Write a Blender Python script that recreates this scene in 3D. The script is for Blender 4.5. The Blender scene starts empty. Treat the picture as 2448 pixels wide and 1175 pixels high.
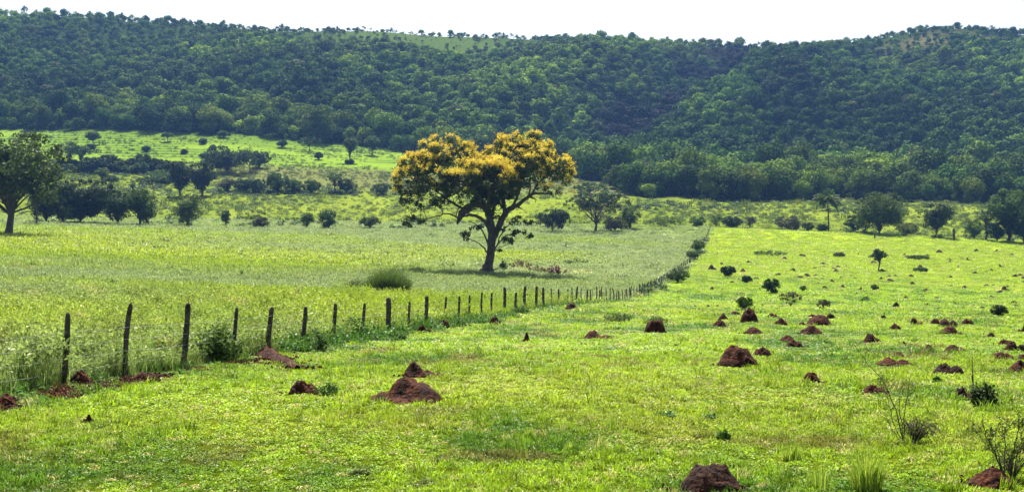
import bpy, math, random
import numpy as np
from mathutils import Vector
S = bpy.context.scene
C = S.collection
F = 2955.0; CX = 1224.0; HR = 520.0          # focal length in photo pixels, centre column, eye-level row
rng = np.random.default_rng(7)
random.seed(7)

# ------------------------------------------------------------------ noise
_perm = np.random.default_rng(3).integers(0, 256, 4096)
def _h(ix, iy, s):
    n = (ix.astype(np.int64) * 73856093) ^ (iy.astype(np.int64) * 19349663) ^ (s * 83492791)
    n = (n ^ (n >> 13)) * 1274126177
    n = n ^ (n >> 16)
    return (n & 0xffff) / 65535.0
def noise(x, y, s=0):
    x = np.asarray(x, float); y = np.asarray(y, float)
    ix = np.floor(x); iy = np.floor(y); fx = x - ix; fy = y - iy
    fx = fx * fx * (3 - 2 * fx); fy = fy * fy * (3 - 2 * fy)
    a = _h(ix, iy, s); b = _h(ix + 1, iy, s); c = _h(ix, iy + 1, s); d = _h(ix + 1, iy + 1, s)
    return (a * (1 - fx) + b * fx) * (1 - fy) + (c * (1 - fx) + d * fx) * fy
def fbm(x, y, s=0, o=4):
    v = 0; a = 0.5; t = 0
    for i in range(o):
        v = v + a * noise(x * 2 ** i, y * 2 ** i, s + i * 17); t += a; a *= .5
    return v / t
def ss(a, b, x):
    t = np.clip((x - a) / (b - a), 0, 1); return t * t * (3 - 2 * t)

# ------------------------------------------------------------------ terrain
def smooth1(xs, zs, sig, n=2400, lo=-200, hi=500):
    g = np.linspace(lo, hi, n); v = np.interp(g, xs, zs)
    k = np.exp(-0.5 * (np.arange(-60, 61) * (g[1] - g[0]) / sig) ** 2); k /= k.sum()
    vp = np.pad(v, 60, mode='edge')
    return g, np.convolve(vp, k, 'valid')
GY, GZ = smooth1([-200, 0, 12, 24, 26.4, 29, 34, 39.3, 45, 50, 58, 66, 78, 88, 126, 151, 178, 218, 262, 314, 356, 391, 430, 500],
                 [0, -2.6, -2.95, -3.2, -3.37, -3.5, -3.7, -3.98, -4.35, -4.5, -4.9, -5.2, -5.7, -6.25, -8.6, -9.35, -9.75, -9.95, -9.7, -8.4, -6.0, -3.0, -1.5, 0], 3.0)
CLY = [-200, 10, 40, 110, 150, 250, 320, 391, 500]
CL = [0.0, .0, .012, .03, .045, .045, .035, .0155, .01]
CR = [0.0, .0, .01, .015, .02, .03, .03, .044, .04]
def xf(Y): return -13.3 + .195 * Y
def h_near(X, Y):
    d = X - xf(Y)
    z = np.interp(Y, GY, GZ)
    cl = np.interp(Y, CLY, CL); cr = np.interp(Y, CLY, CR)
    z = z - np.where(d < 0, cl, cr) * d
    z = z + .10 * (fbm(X * .12, Y * .12, 5, 3) - .5) * ss(5, 30, Y)
    return z
# far table: columns (photo px) x Y, values = height
PX = np.array([-1500, -600, 0, 500, 1000, 1400, 1700, 2100, 2448, 3200, 4200.])
TY = np.array([391, 425, 500, 560, 630, 720, 1150, 1190, 1300, 1700, 2600, 4000.])
ROW = {391: [505, 512, 518, 527, 537, 540, 544, 560, 577, 590, 600],
       425: [528, 532, 536, 542, 545, 546, 552, 562, 572, 580, 590],
       500: [460, 464, 468, 472, 480, 484, 492, 496, 500, 505, 510],
       560: [420, 425, 430, 435, 445, 455, 468, 474, 480, 485, 490],
       630: [370, 375, 382, 390, 405, 430, 440, 440, 440, 450, 460],
       720: [300, 308, 316, 325, 362, 405, 405, 402, 405, 410, 420],
       1150: [0, 14, 36, 64, 86, 110, 124, 100, 80, 100, 140]}
rowx = {k: v for k, v in ROW.items()}
# extra detail of the skyline
SKX = [-1500, -600, 0, 150, 300, 420, 560, 640, 760, 900, 980, 1100, 1300, 1500, 1640, 1720, 1800, 1950, 2080, 2160, 2250, 2330, 2448, 3200, 4200]
SKR = [20, 20, 32, 36, 44, 50, 64, 70, 70, 68, 78, 86, 96, 104, 112, 116, 112, 104, 98, 84, 68, 70, 84, 110, 150]
colg = np.linspace(-1500, 4200, 571)
yg = np.linspace(391, 4000, 1204)
tab = np.zeros((len(yg), len(colg)))
kn = []
for Yk in TY:
    if Yk <= 1150:
        r = np.interp(colg, SKX, SKR) if Yk == 1150 else np.interp(colg, PX, ROW[int(Yk)])
        kn.append((HR - r) / F * Yk)
    else:
        zr = (HR - np.interp(colg, SKX, SKR)) / F * 1150
        kn.append(zr + {1190: 1.0, 1300: -8, 1700: -70, 2600: -150, 4000: -190}[int(Yk)])
kn = np.array(kn)
for j in range(len(colg)): tab[:, j] = np.interp(yg, TY, kn[:, j])
def blur(a, n, ax):
    for _ in range(2):
        p = np.pad(a, [(n, n) if i == ax else (0, 0) for i in (0, 1)], mode='edge')
        c = np.cumsum(p, axis=ax); c = np.insert(c, 0, 0, axis=ax)
        L = a.shape[ax]; w = 2 * n + 1
        a = (np.take(c, range(w, w + L), ax) - np.take(c, range(0, L), ax)) / w
    return a
tab = blur(blur(tab, 2, 0), 3, 1)
def h_far(X, Y):
    Yc = np.clip(Y, 391, 3999); px = np.clip(CX + F * X / np.maximum(Yc, 60), -1499, 4199)
    a = (px + 1500) / 10; b = (Yc - 391) / (yg[1] - yg[0])
    i = np.floor(a).astype(int); j = np.floor(b).astype(int); fa = a - i; fb = b - j
    i2 = np.minimum(i + 1, len(colg) - 1); j2 = np.minimum(j + 1, len(yg) - 1)
    z = (tab[j, i] * (1 - fa) + tab[j, i2] * fa) * (1 - fb) + (tab[j2, i] * (1 - fa) + tab[j2, i2] * fa) * fb
    hm = ss(720, 850, Y) * (1 - .75 * ss(1020, 1120, Y))
    z = z + hm * 44 * (fbm(X * .0075 + .0035 * Y, Y * .003, 31, 3) - .5)
    # gully running down from the saddle
    t = np.clip((1120 - Y) / 360, -1, 1.3)
    gx = (1790 - 430 * t - CX) / F * Y
    z = z - 17 * np.exp(-((X - gx) / 42) ** 2) * ss(720, 800, Y) * (1 - ss(1060, 1130, Y))
    z = z + 9 * np.exp(-((X - gx - 85) / 45) ** 2) * ss(760, 860, Y) * (1 - ss(1050, 1140, Y))
    z = z + 8 * np.exp(-((X - gx + 90) / 50) ** 2) * ss(740, 840, Y) * (1 - ss(1050, 1140, Y))
    z = z + 1.2 * (fbm(X * .03, Y * .03, 51, 3) - .5) * ss(420, 470, Y)
    return z
def H(X, Y):
    X = np.asarray(X, float); Y = np.asarray(Y, float)
    w = ss(383, 397, Y)
    return h_near(X, Y) * (1 - w) + h_far(X, Y) * w
def Hs(x, y): return float(H(np.array([x]), np.array([y]))[0])
def rowof(X, Y, Z): return HR - F * Z / Y
_ys = np.concatenate([np.arange(8, 80, .1), np.arange(80, 400, .5), np.arange(400, 1200, 1.0)])
def hit(px, row, ymin=8):
    ys = _ys[_ys >= ymin]
    X = (px - CX) / F * ys; r = rowof(X, ys, H(X, ys))
    k = np.argmax(r <= row)
    return float(X[k]), float(ys[k])

# ------------------------------------------------------------------ object helpers
def tag(o, label=None, cat=None, group=None, kind=None):
    if label: o['label'] = label
    if cat: o['category'] = cat
    if group: o['group'] = group
    if kind: o['kind'] = kind
    return o
def mesh_np(name, co, faces, mats, attrs=None, smooth=False, mat_idx=None):
    """faces: list of (n,k) int arrays"""
    me = bpy.data.meshes.new(name)
    co = np.asarray(co, np.float32)
    me.vertices.add(len(co)); me.vertices.foreach_set('co', co.ravel())
    if not isinstance(faces, list): faces = [faces]
    faces = [np.asarray(f) for f in faces if len(f)]
    loops = np.concatenate([f.ravel() for f in faces]).astype(np.int32)
    tot = np.concatenate([np.full(len(f), f.shape[1]) for f in faces]).astype(np.int32)
    st = np.concatenate([[0], np.cumsum(tot)[:-1]]).astype(np.int32)
    me.loops.add(len(loops)); me.loops.foreach_set('vertex_index', loops)
    me.polygons.add(len(tot)); me.polygons.foreach_set('loop_start', st); me.polygons.foreach_set('loop_total', tot)
    if mat_idx is not None: me.polygons.foreach_set('material_index', np.asarray(mat_idx, np.int32))
    me.update(calc_edges=True)
    me.polygons.foreach_set('use_smooth', np.full(len(tot), bool(smooth)))
    for m in mats: me.materials.append(m)
    for k, (v, typ) in (attrs or {}).items():
        a = me.attributes.new(k, typ, 'POINT')
        v = np.asarray(v, np.float32)
        a.data.foreach_set('value' if typ == 'FLOAT' else 'color', v.ravel())
    return me
def obj(name, me, parent=None, loc=None, link=True):
    o = bpy.data.objects.new(name, me)
    if link: C.objects.link(o)
    if parent: o.parent = parent
    if loc is not None: o.location = loc
    return o
def empty(name, loc, rz=0):
    o = bpy.data.objects.new(name, None); C.objects.link(o); o.location = loc; o.rotation_euler = (0, 0, rz)
    o.empty_display_size = .3
    return o

# ------------------------------------------------------------------ materials
def newmat(name):
    m = bpy.data.materials.new(name); m.use_nodes = True
    nt = m.node_tree; nt.nodes.clear()
    return m, nt
def N(nt, t, **kw):
    n = nt.nodes.new(t)
    for k, v in kw.items():
        if k.startswith('i_'):
            n.inputs[k[2:].replace('_', ' ')].default_value = v
        else: setattr(n, k, v)
    return n
def leaf_mat(name, ca, cb, trans=.35, spec=.3, rough=.5, inst=False, tcol=None, instvar=.0):
    m, nt = newmat(name); L = nt.links.new
    at = N(nt, 'ShaderNodeAttribute', attribute_name='rnd')
    mix = N(nt, 'ShaderNodeMix', data_type='RGBA')
    mix.inputs[6].default_value = (*ca, 1); mix.inputs[7].default_value = (*cb, 1)
    L(at.outputs['Fac'], mix.inputs[0])
    col = mix.outputs[2]
    if inst:
        ia = N(nt, 'ShaderNodeAttribute', attribute_type='INSTANCER', attribute_name='col')
        mu = N(nt, 'ShaderNodeMix', data_type='RGBA', blend_type='MULTIPLY'); mu.inputs[0].default_value = 1
        L(col, mu.inputs[6]); L(ia.outputs['Color'], mu.inputs[7]); col = mu.outputs[2]
    if instvar:
        oi = N(nt, 'ShaderNodeObjectInfo'); hs = N(nt, 'ShaderNodeHueSaturation')
        mr = N(nt, 'ShaderNodeMapRange'); mr.inputs[3].default_value = 1 - instvar; mr.inputs[4].default_value = 1 + instvar
        L(oi.outputs['Random'], mr.inputs[0]); L(mr.outputs[0], hs.inputs['Value']); L(col, hs.inputs['Color'])
        mr2 = N(nt, 'ShaderNodeMapRange'); mr2.inputs[3].default_value = .475; mr2.inputs[4].default_value = .515
        mm = N(nt, 'ShaderNodeMath', operation='FRACT'); m3 = N(nt, 'ShaderNodeMath', operation='MULTIPLY'); m3.inputs[1].default_value = 7.3
        L(oi.outputs['Random'], m3.inputs[0]); L(m3.outputs[0], mm.inputs[0]); L(mm.outputs[0], mr2.inputs[0]); L(mr2.outputs[0], hs.inputs['Hue'])
        col = hs.outputs[0]
    p = N(nt, 'ShaderNodeBsdfPrincipled'); p.inputs['Roughness'].default_value = rough
    p.inputs['Specular IOR Level'].default_value = spec
    L(col, p.inputs['Base Color'])
    tr = N(nt, 'ShaderNodeBsdfTranslucent')
    if tcol:
        mt = N(nt, 'ShaderNodeMix', data_type='RGBA', blend_type='MULTIPLY'); mt.inputs[0].default_value = 1
        mt.inputs[7].default_value = (*tcol, 1); L(col, mt.inputs[6]); L(mt.outputs[2], tr.inputs['Color'])
    else: L(col, tr.inputs['Color'])
    ms = N(nt, 'ShaderNodeMixShader'); ms.inputs[0].default_value = trans
    L(p.outputs[0], ms.inputs[1]); L(tr.outputs[0], ms.inputs[2])
    o = N(nt, 'ShaderNodeOutputMaterial'); L(ms.outputs[0], o.inputs['Surface'])
    return m
def rough_mat(name, c1, c2, scale=6, bump=.4, bscale=20, rough=.9, inst=False):
    m, nt = newmat(name); L = nt.links.new
    tc = N(nt, 'ShaderNodeNewGeometry')
    n1 = N(nt, 'ShaderNodeTexNoise'); n1.inputs['Scale'].default_value = scale; n1.inputs['Detail'].default_value = 6
    L(tc.outputs['Position'], n1.inputs['Vector'])
    cr = N(nt, 'ShaderNodeValToRGB'); cr.color_ramp.elements[0].position = .35; cr.color_ramp.elements[1].position = .68
    cr.color_ramp.elements[0].color = (*c1, 1); cr.color_ramp.elements[1].color = (*c2, 1)
    L(n1.outputs[0], cr.inputs[0])
    n2 = N(nt, 'ShaderNodeTexNoise'); n2.inputs['Scale'].default_value = bscale; n2.inputs['Detail'].default_value = 8
    L(tc.outputs['Position'], n2.inputs['Vector'])
    b = N(nt, 'ShaderNodeBump'); b.inputs['Strength'].default_value = bump; b.inputs['Distance'].default_value = .06
    L(n2.outputs[0], b.inputs['Height'])
    p = N(nt, 'ShaderNodeBsdfPrincipled'); p.inputs['Roughness'].default_value = rough; p.inputs['Specular IOR Level'].default_value = .15
    L(cr.outputs[0], p.inputs['Base Color']); L(b.outputs[0], p.inputs['Normal'])
    o = N(nt, 'ShaderNodeOutputMaterial'); L(p.outputs[0], o.inputs['Surface'])
    return m
M = {}
M['bark'] = rough_mat('bark', (.045, .032, .024), (.12, .09, .065), 4, .8, 9)
M['bark_pale'] = rough_mat('bark_pale', (.10, .085, .065), (.22, .18, .14), 4, .6, 9)
M['timber'] = rough_mat('timber', (.035, .028, .022), (.12, .095, .075), 9, .7, 40)
M['soil'] = rough_mat('soil', (.014, .0035, .001), (.068, .017, .004), 5, 1.0, 16)
M['soil_bank'] = rough_mat('soil_bank', (.012, .003, .001), (.05, .0115, .003), 7, 1.0, 14)
M['soil_dark'] = rough_mat('soil_dark', (.011, .004, .002), (.042, .0135, .006), 5, 1.0, 16)
M['tree_leaf'] = leaf_mat('tree_leaf', (.020, .044, .006), (.075, .135, .016), .35, .10, .6, instvar=.25)
M['dark_leaf'] = leaf_mat('dark_leaf', (.009, .021, .005), (.034, .066, .010), .25, .08, .6, instvar=.2)
M['olive_leaf'] = leaf_mat('olive_leaf', (.045, .075, .012), (.13, .18, .025), .35, .12, .6, instvar=.15)
M['bright_blade'] = leaf_mat('bright_blade', (.14, .24, .02), (.36, .44, .05), .45, .2, .4)
M['reed_leaf'] = leaf_mat('reed_leaf', (.03, .055, .008), (.10, .16, .022), .4, .12, .5)
M['brown_leaf'] = leaf_mat('brown_leaf', (.06, .035, .02), (.19, .09, .05), .3, .2, .6)
M['grey_leaf'] = leaf_mat('grey_leaf', (.035, .045, .02), (.11, .11, .05), .25, .1, .7)
M['flower'] = leaf_mat('flower', (.34, .24, .008), (.88, .78, .065), .35, .2, .6, tcol=(1, .85, .5))
M['main_leaf'] = leaf_mat('main_leaf', (.016, .030, .004), (.075, .105, .012), .35, .12, .55)
M['weed_leaf'] = leaf_mat('weed_leaf', (.020, .060, .008), (.08, .18, .020), .35, .08, .55, instvar=.15)
M['grass_i'] = leaf_mat('grass_i', (.55, .66, .40), (1.25, 1.18, 1.1), .45, .13, .45, inst=True)
M['seed_i'] = leaf_mat('seed_i', (.85, .88, .8), (1.15, 1.12, 1.0), .35, .06, .6, inst=True)
M['forest_i'] = leaf_mat('forest_i', (.50, .56, .45), (1.55, 1.5, 1.1), .16, .04, .8, inst=True)
M['wood_i'] = rough_mat('wood_i', (.04, .03, .025), (.10, .08, .06), 1, .2, 4)

# ------------------------------------------------------------------ geometry generators
def unit(v): return v / np.maximum(np.linalg.norm(v, axis=-1, keepdims=True), 1e-9)
def leaves(cent, nrm, size, rg, jit=.7, aspect=.6, rnd=None, shape='quad'):
    """cent (n,3), nrm (n,3) preferred normals, size (n,) -> verts, faces, rnd"""
    n = len(cent)
    nn = unit(nrm + jit * rg.normal(size=(n, 3)))
    r = unit(rg.normal(size=(n, 3)))
    t1 = unit(np.cross(nn, r)); t2 = np.cross(nn, t1)
    s = np.asarray(size).reshape(-1, 1)
    a = t1 * s; b = t2 * s * aspect
    co = np.stack([cent - a, cent - .1 * a - b, cent + a, cent - .1 * a + b], 1).reshape(-1, 3)
    f = np.arange(4 * n).reshape(n, 4)
    if rnd is None: rnd = rg.random(n)
    return co, f, np.repeat(rnd, 4)
def clump_leaves(clumps, size, rg, dens=1.0, jit=.75, fill=.35):
    """clumps: list of (cx,cy,cz,r,flat)"""
    P_, N_, R_ = [], [], []
    for (cx, cy, cz, r, fl) in clumps:
        n = max(6, int(dens * 2.6 * (r / size) ** 2))
        d = unit(rg.normal(size=(n, 3)))
        rad = r * (fill + (1 - fill) * rg.random(n) ** .45)
        lump = 1 + .28 * np.sin(d[:, 0] * 5 + cx * 3) * np.cos(d[:, 1] * 5 + cz * 2)
        p = d * (rad * lump)[:, None]; p[:, 2] *= fl
        P_.append(p + np.array([cx, cy, cz])); N_.append(d + np.array([0, 0, .25]))
        R_.append(np.clip(rg.random() * .5 + .5 * rg.random(n), 0, 1))
    P_ = np.concatenate(P_); N_ = np.concatenate(N_); R_ = np.concatenate(R_)
    return leaves(P_, N_, size * (.6 + .8 * rg.random(len(P_))), rg, jit, .6, R_)
class Tubes:
    def __init__(s): s.co = []; s.f = []; s.n = 0
    def add(s, pts, rad, k=7, cap=True, wob=0, rg=None):
        pts = np.asarray(pts, float); rad = np.asarray(rad, float); n = len(pts)
        d = np.gradient(pts, axis=0); d = unit(d)
        ref = np.array([0.31, .95, .12]); u = unit(np.cross(d, ref)); v = np.cross(d, u)
        an = np.linspace(0, 2 * np.pi, k, endpoint=False)
        rr = rad[:, None] * (1 + (wob * rg.normal(size=(n, k)) if wob else 0))
        ring = pts[:, None, :] + rr[:, :, None] * (np.cos(an)[None, :, None] * u[:, None, :] + np.sin(an)[None, :, None] * v[:, None, :])
        s.co.append(ring.reshape(-1, 3))
        i = np.arange(n - 1)[:, None] * k + np.arange(k)[None, :]
        j = np.arange(n - 1)[:, None] * k + (np.arange(k)[None, :] + 1) % k
        f = np.stack([i, j, j + k, i + k], -1).reshape(-1, 4) + s.n
        s.f.append(f); s.n += n * k
        if cap:
            for base, c in ((0, pts[0]), ((n - 1) * k, pts[-1])):
                s.co.append(c[None]); ci = s.n; s.n += 1
                b = ci - 0
                ids = (s.n - 1) - (n * k if base == 0 else n * k + 1) + base + np.arange(k)
                idn = (s.n - 1) - (n * k if base == 0 else n * k + 1) + base + (np.arange(k) + 1) % k
                s.f.append(np.stack([ids, idn, np.full(k, ci), np.full(k, ci)], -1))
        return s
    def mesh(s, name, mat, smooth=True):
        co = np.concatenate(s.co); f = np.concatenate(s.f)
        tri = f[:, 2] == f[:, 3]
        fs = [f[~tri]]
        if tri.any(): fs.append(f[tri][:, :3])
        return mesh_np(name, co, fs, [mat], smooth=smooth)
def curve(a, b, rg, bend=.15, n=6, up=.1):
    a = np.array(a, float); b = np.array(b, float); t = np.linspace(0, 1, n)[:, None]
    L = np.linalg.norm(b - a); m = rg.normal(size=3) * bend * L
    m[2] = abs(m[2]) * .5 - up * L * 0
    p = a * (1 - t) + b * t + 4 * t * (1 - t) * m * .5
    return p

def tree_meshes(h, w, style, seed, leaf=None, leafmat='tree_leaf', bark='bark', dens=1.0, name='tree', trunkfrac=None, depth=None):
    rg = np.random.default_rng(seed)
    leaf = leaf or max(.16, h * .022)
    d = depth or w
    tf = {'tree': .32, 'bush': .03, 'round': .06, 'open': .36, 'tall': .3, 'shrub': .12}[style] if trunkfrac is None else trunkfrac
    z0 = h * tf; ch = h - z0
    cl = []
    n = {'tree': 50, 'bush': 42, 'round': 60, 'open': 34, 'tall': 36, 'shrub': 20}[style]
    kx, ky = 1 + .15 * rg.normal(), 1
    for i in range(n):
        dirv = unit(rg.normal(size=3)); rr = rg.random() ** .4
        lobe = 1 + .26 * math.sin(dirv[0] * 3.1 + seed) + .16 * math.sin(dirv[2] * 5 + dirv[0] * 4 + seed * 1.7); rr *= lobe * (.9 if style != 'tree' else .95)
        cr = min(w, ch * 1.3) * .5 * (.15 + .22 * rg.random())
        if style == 'round': cr *= 1.1
        if style in ('open', 'shrub'): cr *= .72
        cr = max(cr, leaf * 1.5)
        ax = max(w / 2 - cr * .8, .05); ay = max(d / 2 - cr * .8, .05); az = max(ch / 2 - cr * .7, .03)
        x, y, z = dirv[0] * rr * ax, dirv[1] * rr * ay, z0 + ch / 2 + dirv[2] * rr * az
        if style in ('bush', 'round') and z < h * .5:           # wide foot
            k = 1.12; x *= k; y *= k
        if style in ('open',): z = z0 + ch * (.3 + .7 * (z - z0) / ch)
        cl.append((x, y, max(z, cr * .45), cr * (.8 + .45 * rg.random()), .8))
    for i in range(n):                                      # small outlying sprays break the outline
        a = rg.random() * 6.28; e = rg.random() * 1.3 - .1
        r_ = leaf * (1.6 + 2 * rg.random())
        x = math.cos(a) * math.cos(e) * w * .5; y = math.sin(a) * math.cos(e) * d * .5
        cl.append((x * (.9 + .15 * rg.random()), y, max(z0 + ch * .5 + math.sin(e) * ch * .5, r_), r_, .8))
    co, f, r = clump_leaves(cl, leaf, rg, dens * {'tree': 1.7, 'bush': 1.3, 'round': 1.5, 'open': 1.2, 'tall': 1.6, 'shrub': 1.0}[style], jit=.7)
    co[:, 2] = np.maximum(co[:, 2], .02)
    crown = mesh_np(name + '_crown', co, f, [M[leafmat]], {'rnd': (r, 'FLOAT')})
    tb = Tubes(); tr = max(.05, .028 * h) * (1.1 if style in ('tree', 'open', 'tall') else .7)
    lean = rg.normal() * .03 * h
    top = z0 + ch * .55
    tz = np.array([-.3, 0, z0 * .3, z0, z0 + ch * .25, top])
    tp = np.stack([lean * (tz / h) ** 2 * 4 + .03 * h * np.sin(tz / h * 7 + seed), .02 * h * np.cos(tz / h * 6), tz], 1)
    tb.add(tp, [tr * 1.6, tr * 1.45, tr * 1.05, tr * .9, tr * .6, tr * .25], 8, wob=.05, rg=rg)
    for (x, y, z, cr, _) in cl[:n]:
        if z < z0 * .7: continue
        sz = min(z0 * .7 + (z - z0 * .7) * .35 * rg.random(), top); k = min(sz / max(top, .01), 1)
        sp = np.array([np.interp(sz, tz, tp[:, 0]), np.interp(sz, tz, tp[:, 1]), sz])
        tb.add(curve(sp, (x, y, z), rg, .12, 5), np.linspace(tr * .38, tr * .06, 5), 5, cap=False)
    return tb.mesh(name + '_trunk', M[bark]), crown
def put_tree(name, px, base, top, wpx, style, label, cat='tree', group=None, Y=None, leafmat='tree_leaf', bark='bark', seed=None, dens=1.0, leaf=None, tf=None, names=('trunk', 'crown'), dx=1.0):
    if Y is None: X, Y = hit(px, base)
    else: X = (px - CX) / F * Y
    z = Hs(X, Y)
    zt = (HR - top) / F * Y
    h = max(zt - z, .2) * (1.06 if Y > 300 else 1); w = wpx * Y / F * (1.25 if (Y > 400 and style != 'tree') else 1.08)
    seed = seed or (int(px * 7 + base * 13) % 99991)
    if leaf is None: leaf = max(.0010 * Y * .55, h * .018, .03)
    tm, cm = tree_meshes(h, w, style, seed, leaf, leafmat, bark, dens, name, tf, w * dx)
    e = empty(name, (X, Y, z)); tag(e, label, cat, group)
    obj(names[0], tm, e); obj(names[1], cm, e)
    return e

# ------------------------------------------------------------------ zones and colours (all in world coordinates)
FX = [-1500, 0, 500, 900, 1000, 1200, 1380, 1450, 1490, 1520, 1900, 2448, 4200]
FY = [735, 728, 726, 722, 705, 675, 640, 610, 575, 524, 532, 545, 560]
def forest_start(X, Y):
    px = CX + F * X / np.maximum(Y, 50)
    return np.interp(px, FX, FY) + 10 * (noise(px * .012, px * 0 + 3, 9) - .5) + ss(1450, 1560, px) * (34 * (noise(px * .013, px * 0 + 8, 12) - .4) + 16 * (noise(px * .05, px * 0 + 5, 13) - .5))
def clearing(X, Y):
    px = CX + F * X / np.maximum(Y, 50)
    e1 = ((px - 2400) / 110) ** 2 + ((Y - 645) / 42) ** 2
    e2 = ((px - 2115) / 80) ** 2 + ((Y - 700) / 26) ** 2
    e3 = ((px - 2430) / 80) ** 2 + ((Y - 575) / 14) ** 2
    return np.clip(1.5 - np.minimum(np.minimum(e1, e2), e3), 0, 1)
def lerp3(a, b, t):
    t = np.asarray(t)[..., None]; return np.asarray(a) * (1 - t) + np.asarray(b) * t
def seedmask(X, Y):
    """where the hay field has gone to pale seed"""
    d = X - xf(Y)
    n = fbm(X * .022 + 4, Y * .03, 71, 4)
    band = np.interp(Y, [0, 40, 52, 70, 100, 130, 165, 190, 215, 245, 275, 300, 330, 360, 400],
                        [.30, .40, .55, .64, .75, .7, .55, .25, .2, .25, .45, .7, .85, .9, .9])
    nearfence = ss(-75, -12, d) * ss(150, 200, Y)
    band = np.maximum(band, nearfence * .85)
    return np.clip((band - .5) * 1.1 + (n - .5) * 2.6 + .5, 0, 1)
def gcol(X, Y):
    X = np.asarray(X, float); Y = np.asarray(Y, float)
    d = X - xf(Y)
    px = CX + F * X / np.maximum(Y, 50)
    n = fbm(X * .35, Y * .22, 11, 4); n2 = fbm(X * .05, Y * .04, 13, 4); n3 = fbm(X * .9, Y * .6, 15, 3)
    c = lerp3((.265, .385, .018), (.085, .19, .013), np.clip((n - .47) * 4.2 + (n3 - .5) * 1.6 + (n2 - .5) * .9, 0, 1))
    dead = ss(.60, .70, fbm(X * .8 + 9, Y * .7, 19, 4)) * ss(.45, .6, fbm(X * .12, Y * .12, 21, 3)); c = lerp3(c, (.17, .13, .045), dead * .7 * (1 - ss(60, 110, Y)))       # pasture
    c = lerp3(c, (.335, .42, .03), ss(.58, .80, n2 + .25 * (n3 - .5)) * .8)
    c = lerp3(c, (.30, .39, .018), ss(150, 300, Y) * .8)
    # hay field left of the fence
    l = lerp3((.28, .37, .022), (.17, .27, .022), np.clip((n - .4) * 2, 0, 1))
    l = lerp3(l, (.29, .36, .03), ss(180, 210, Y) * (1 - ss(270, 300, Y)) * .8)
    l = lerp3(l, (.205, .265, .115), seedmask(X, Y) * .85)
    c = lerp3(c, l, ss(-.6, .2, -d))
    # weedy scrub plain beyond the field
    p = lerp3((.10, .135, .014), (.14, .178, .017), np.clip((n2 - .4) * 4, 0, 1))
    p = lerp3(p, (.06, .10, .016), np.clip((n - .5) * 3, 0, 1) * .35)
    p = lerp3(p, (.10, .11, .032), ss(520, 560, Y) * ss(300, 700, px) * (1 - ss(640, 670, Y + 12 * (n2 - .5))) * .9)   # dull dry band
    st = .5 + .5 * np.sin((Y + 5 * fbm(X * .012, Y * .01, 77, 3)) * 2 * np.pi / 8.2)
    fld = ss(618, 640, Y + .02 * (px - 500)) * (1 - ss(1250, 1330, px))
    fc = lerp3((.13, .20, .018), (.04, .08, .010), st * ss(.35, .6, fbm(X * .02, Y * .05, 79, 3)))
    p = lerp3(p, fc, fld)
    c = lerp3(c, p, ss(395, 402, Y))
    # forest floor and open patches on the slopes
    fo = ss(-6, 6, Y - forest_start(X, Y))
    hill = lerp3((.014, .025, .006), (.026, .044, .009), n2)
    hill = lerp3(hill, (.012, .010, .009), fold_shade_purple(X, Y))  # shade of the hill fold painted into the ground colour, with purple-brown patches
    hill = lerp3(hill, (.05, .078, .016), open_top(X, Y))
    hill = lerp3(hill, (.075, .066, .032), tan_top(X, Y))
    hill = lerp3(hill, (.13, .22, .018), clearing(X, Y))
    c = lerp3(c, hill, fo)
    # turned red earth under the first posts
    soil = (1 - ss(.25, .8, np.abs(d - .95 + .5 * (fbm(Y * .4, Y * 0, 91, 2) - .5)))) * (1 - ss(30, 36, Y)) * ss(.42, .58, fbm(X * 1.3, Y * 1.3, 93, 3))
    c = lerp3(c, (.12, .038, .02), np.clip(soil * 1.2, 0, 1))
    return c
def soilmask(X, Y):
    d = X - xf(Y)
    return (1 - ss(.25, .8, np.abs(d - .95 + .5 * (fbm(Y * .4, Y * 0, 91, 2) - .5)))) * (1 - ss(30, 36, Y)) * ss(.42, .58, fbm(X * 1.3, Y * 1.3, 93, 3))
def open_top(X, Y):
    px = CX + F * X / np.maximum(Y, 50)
    return np.clip(np.exp(-((px - 1020) / 230) ** 2 - ((Y - 1105) / 75) ** 2) * 1.4 + .35 * np.exp(-((px - 650) / 260) ** 2 - ((Y - 1140) / 35) ** 2), 0, 1)
def tan_top(X, Y):
    px = CX + F * X / np.maximum(Y, 50)
    n = fbm(X * .03, Y * .03, 61, 3)
    return np.clip(np.exp(-((px - 2260) / 130) ** 2 - ((Y - 1095) / 30) ** 2) * 1.3 * ss(.35, .55, n) + .6 * np.exp(-((px - 2480) / 60) ** 2 - ((Y - 1100) / 25) ** 2), 0, 1)
def fold_shade_purple(X, Y):  # dark mask: painted shade along the hill fold, plus purple-brown woodland patches
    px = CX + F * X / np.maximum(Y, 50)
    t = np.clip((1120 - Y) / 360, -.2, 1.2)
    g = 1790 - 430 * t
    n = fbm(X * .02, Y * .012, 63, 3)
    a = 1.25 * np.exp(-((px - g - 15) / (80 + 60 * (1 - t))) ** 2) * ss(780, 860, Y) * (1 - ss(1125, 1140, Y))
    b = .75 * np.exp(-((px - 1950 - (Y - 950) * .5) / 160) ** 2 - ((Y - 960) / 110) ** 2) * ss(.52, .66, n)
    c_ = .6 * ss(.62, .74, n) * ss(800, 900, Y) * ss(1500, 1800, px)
    return np.clip(np.maximum(np.maximum(a * 1.3 * ss(.2, .45, n), b), c_), 0, 1)

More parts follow.
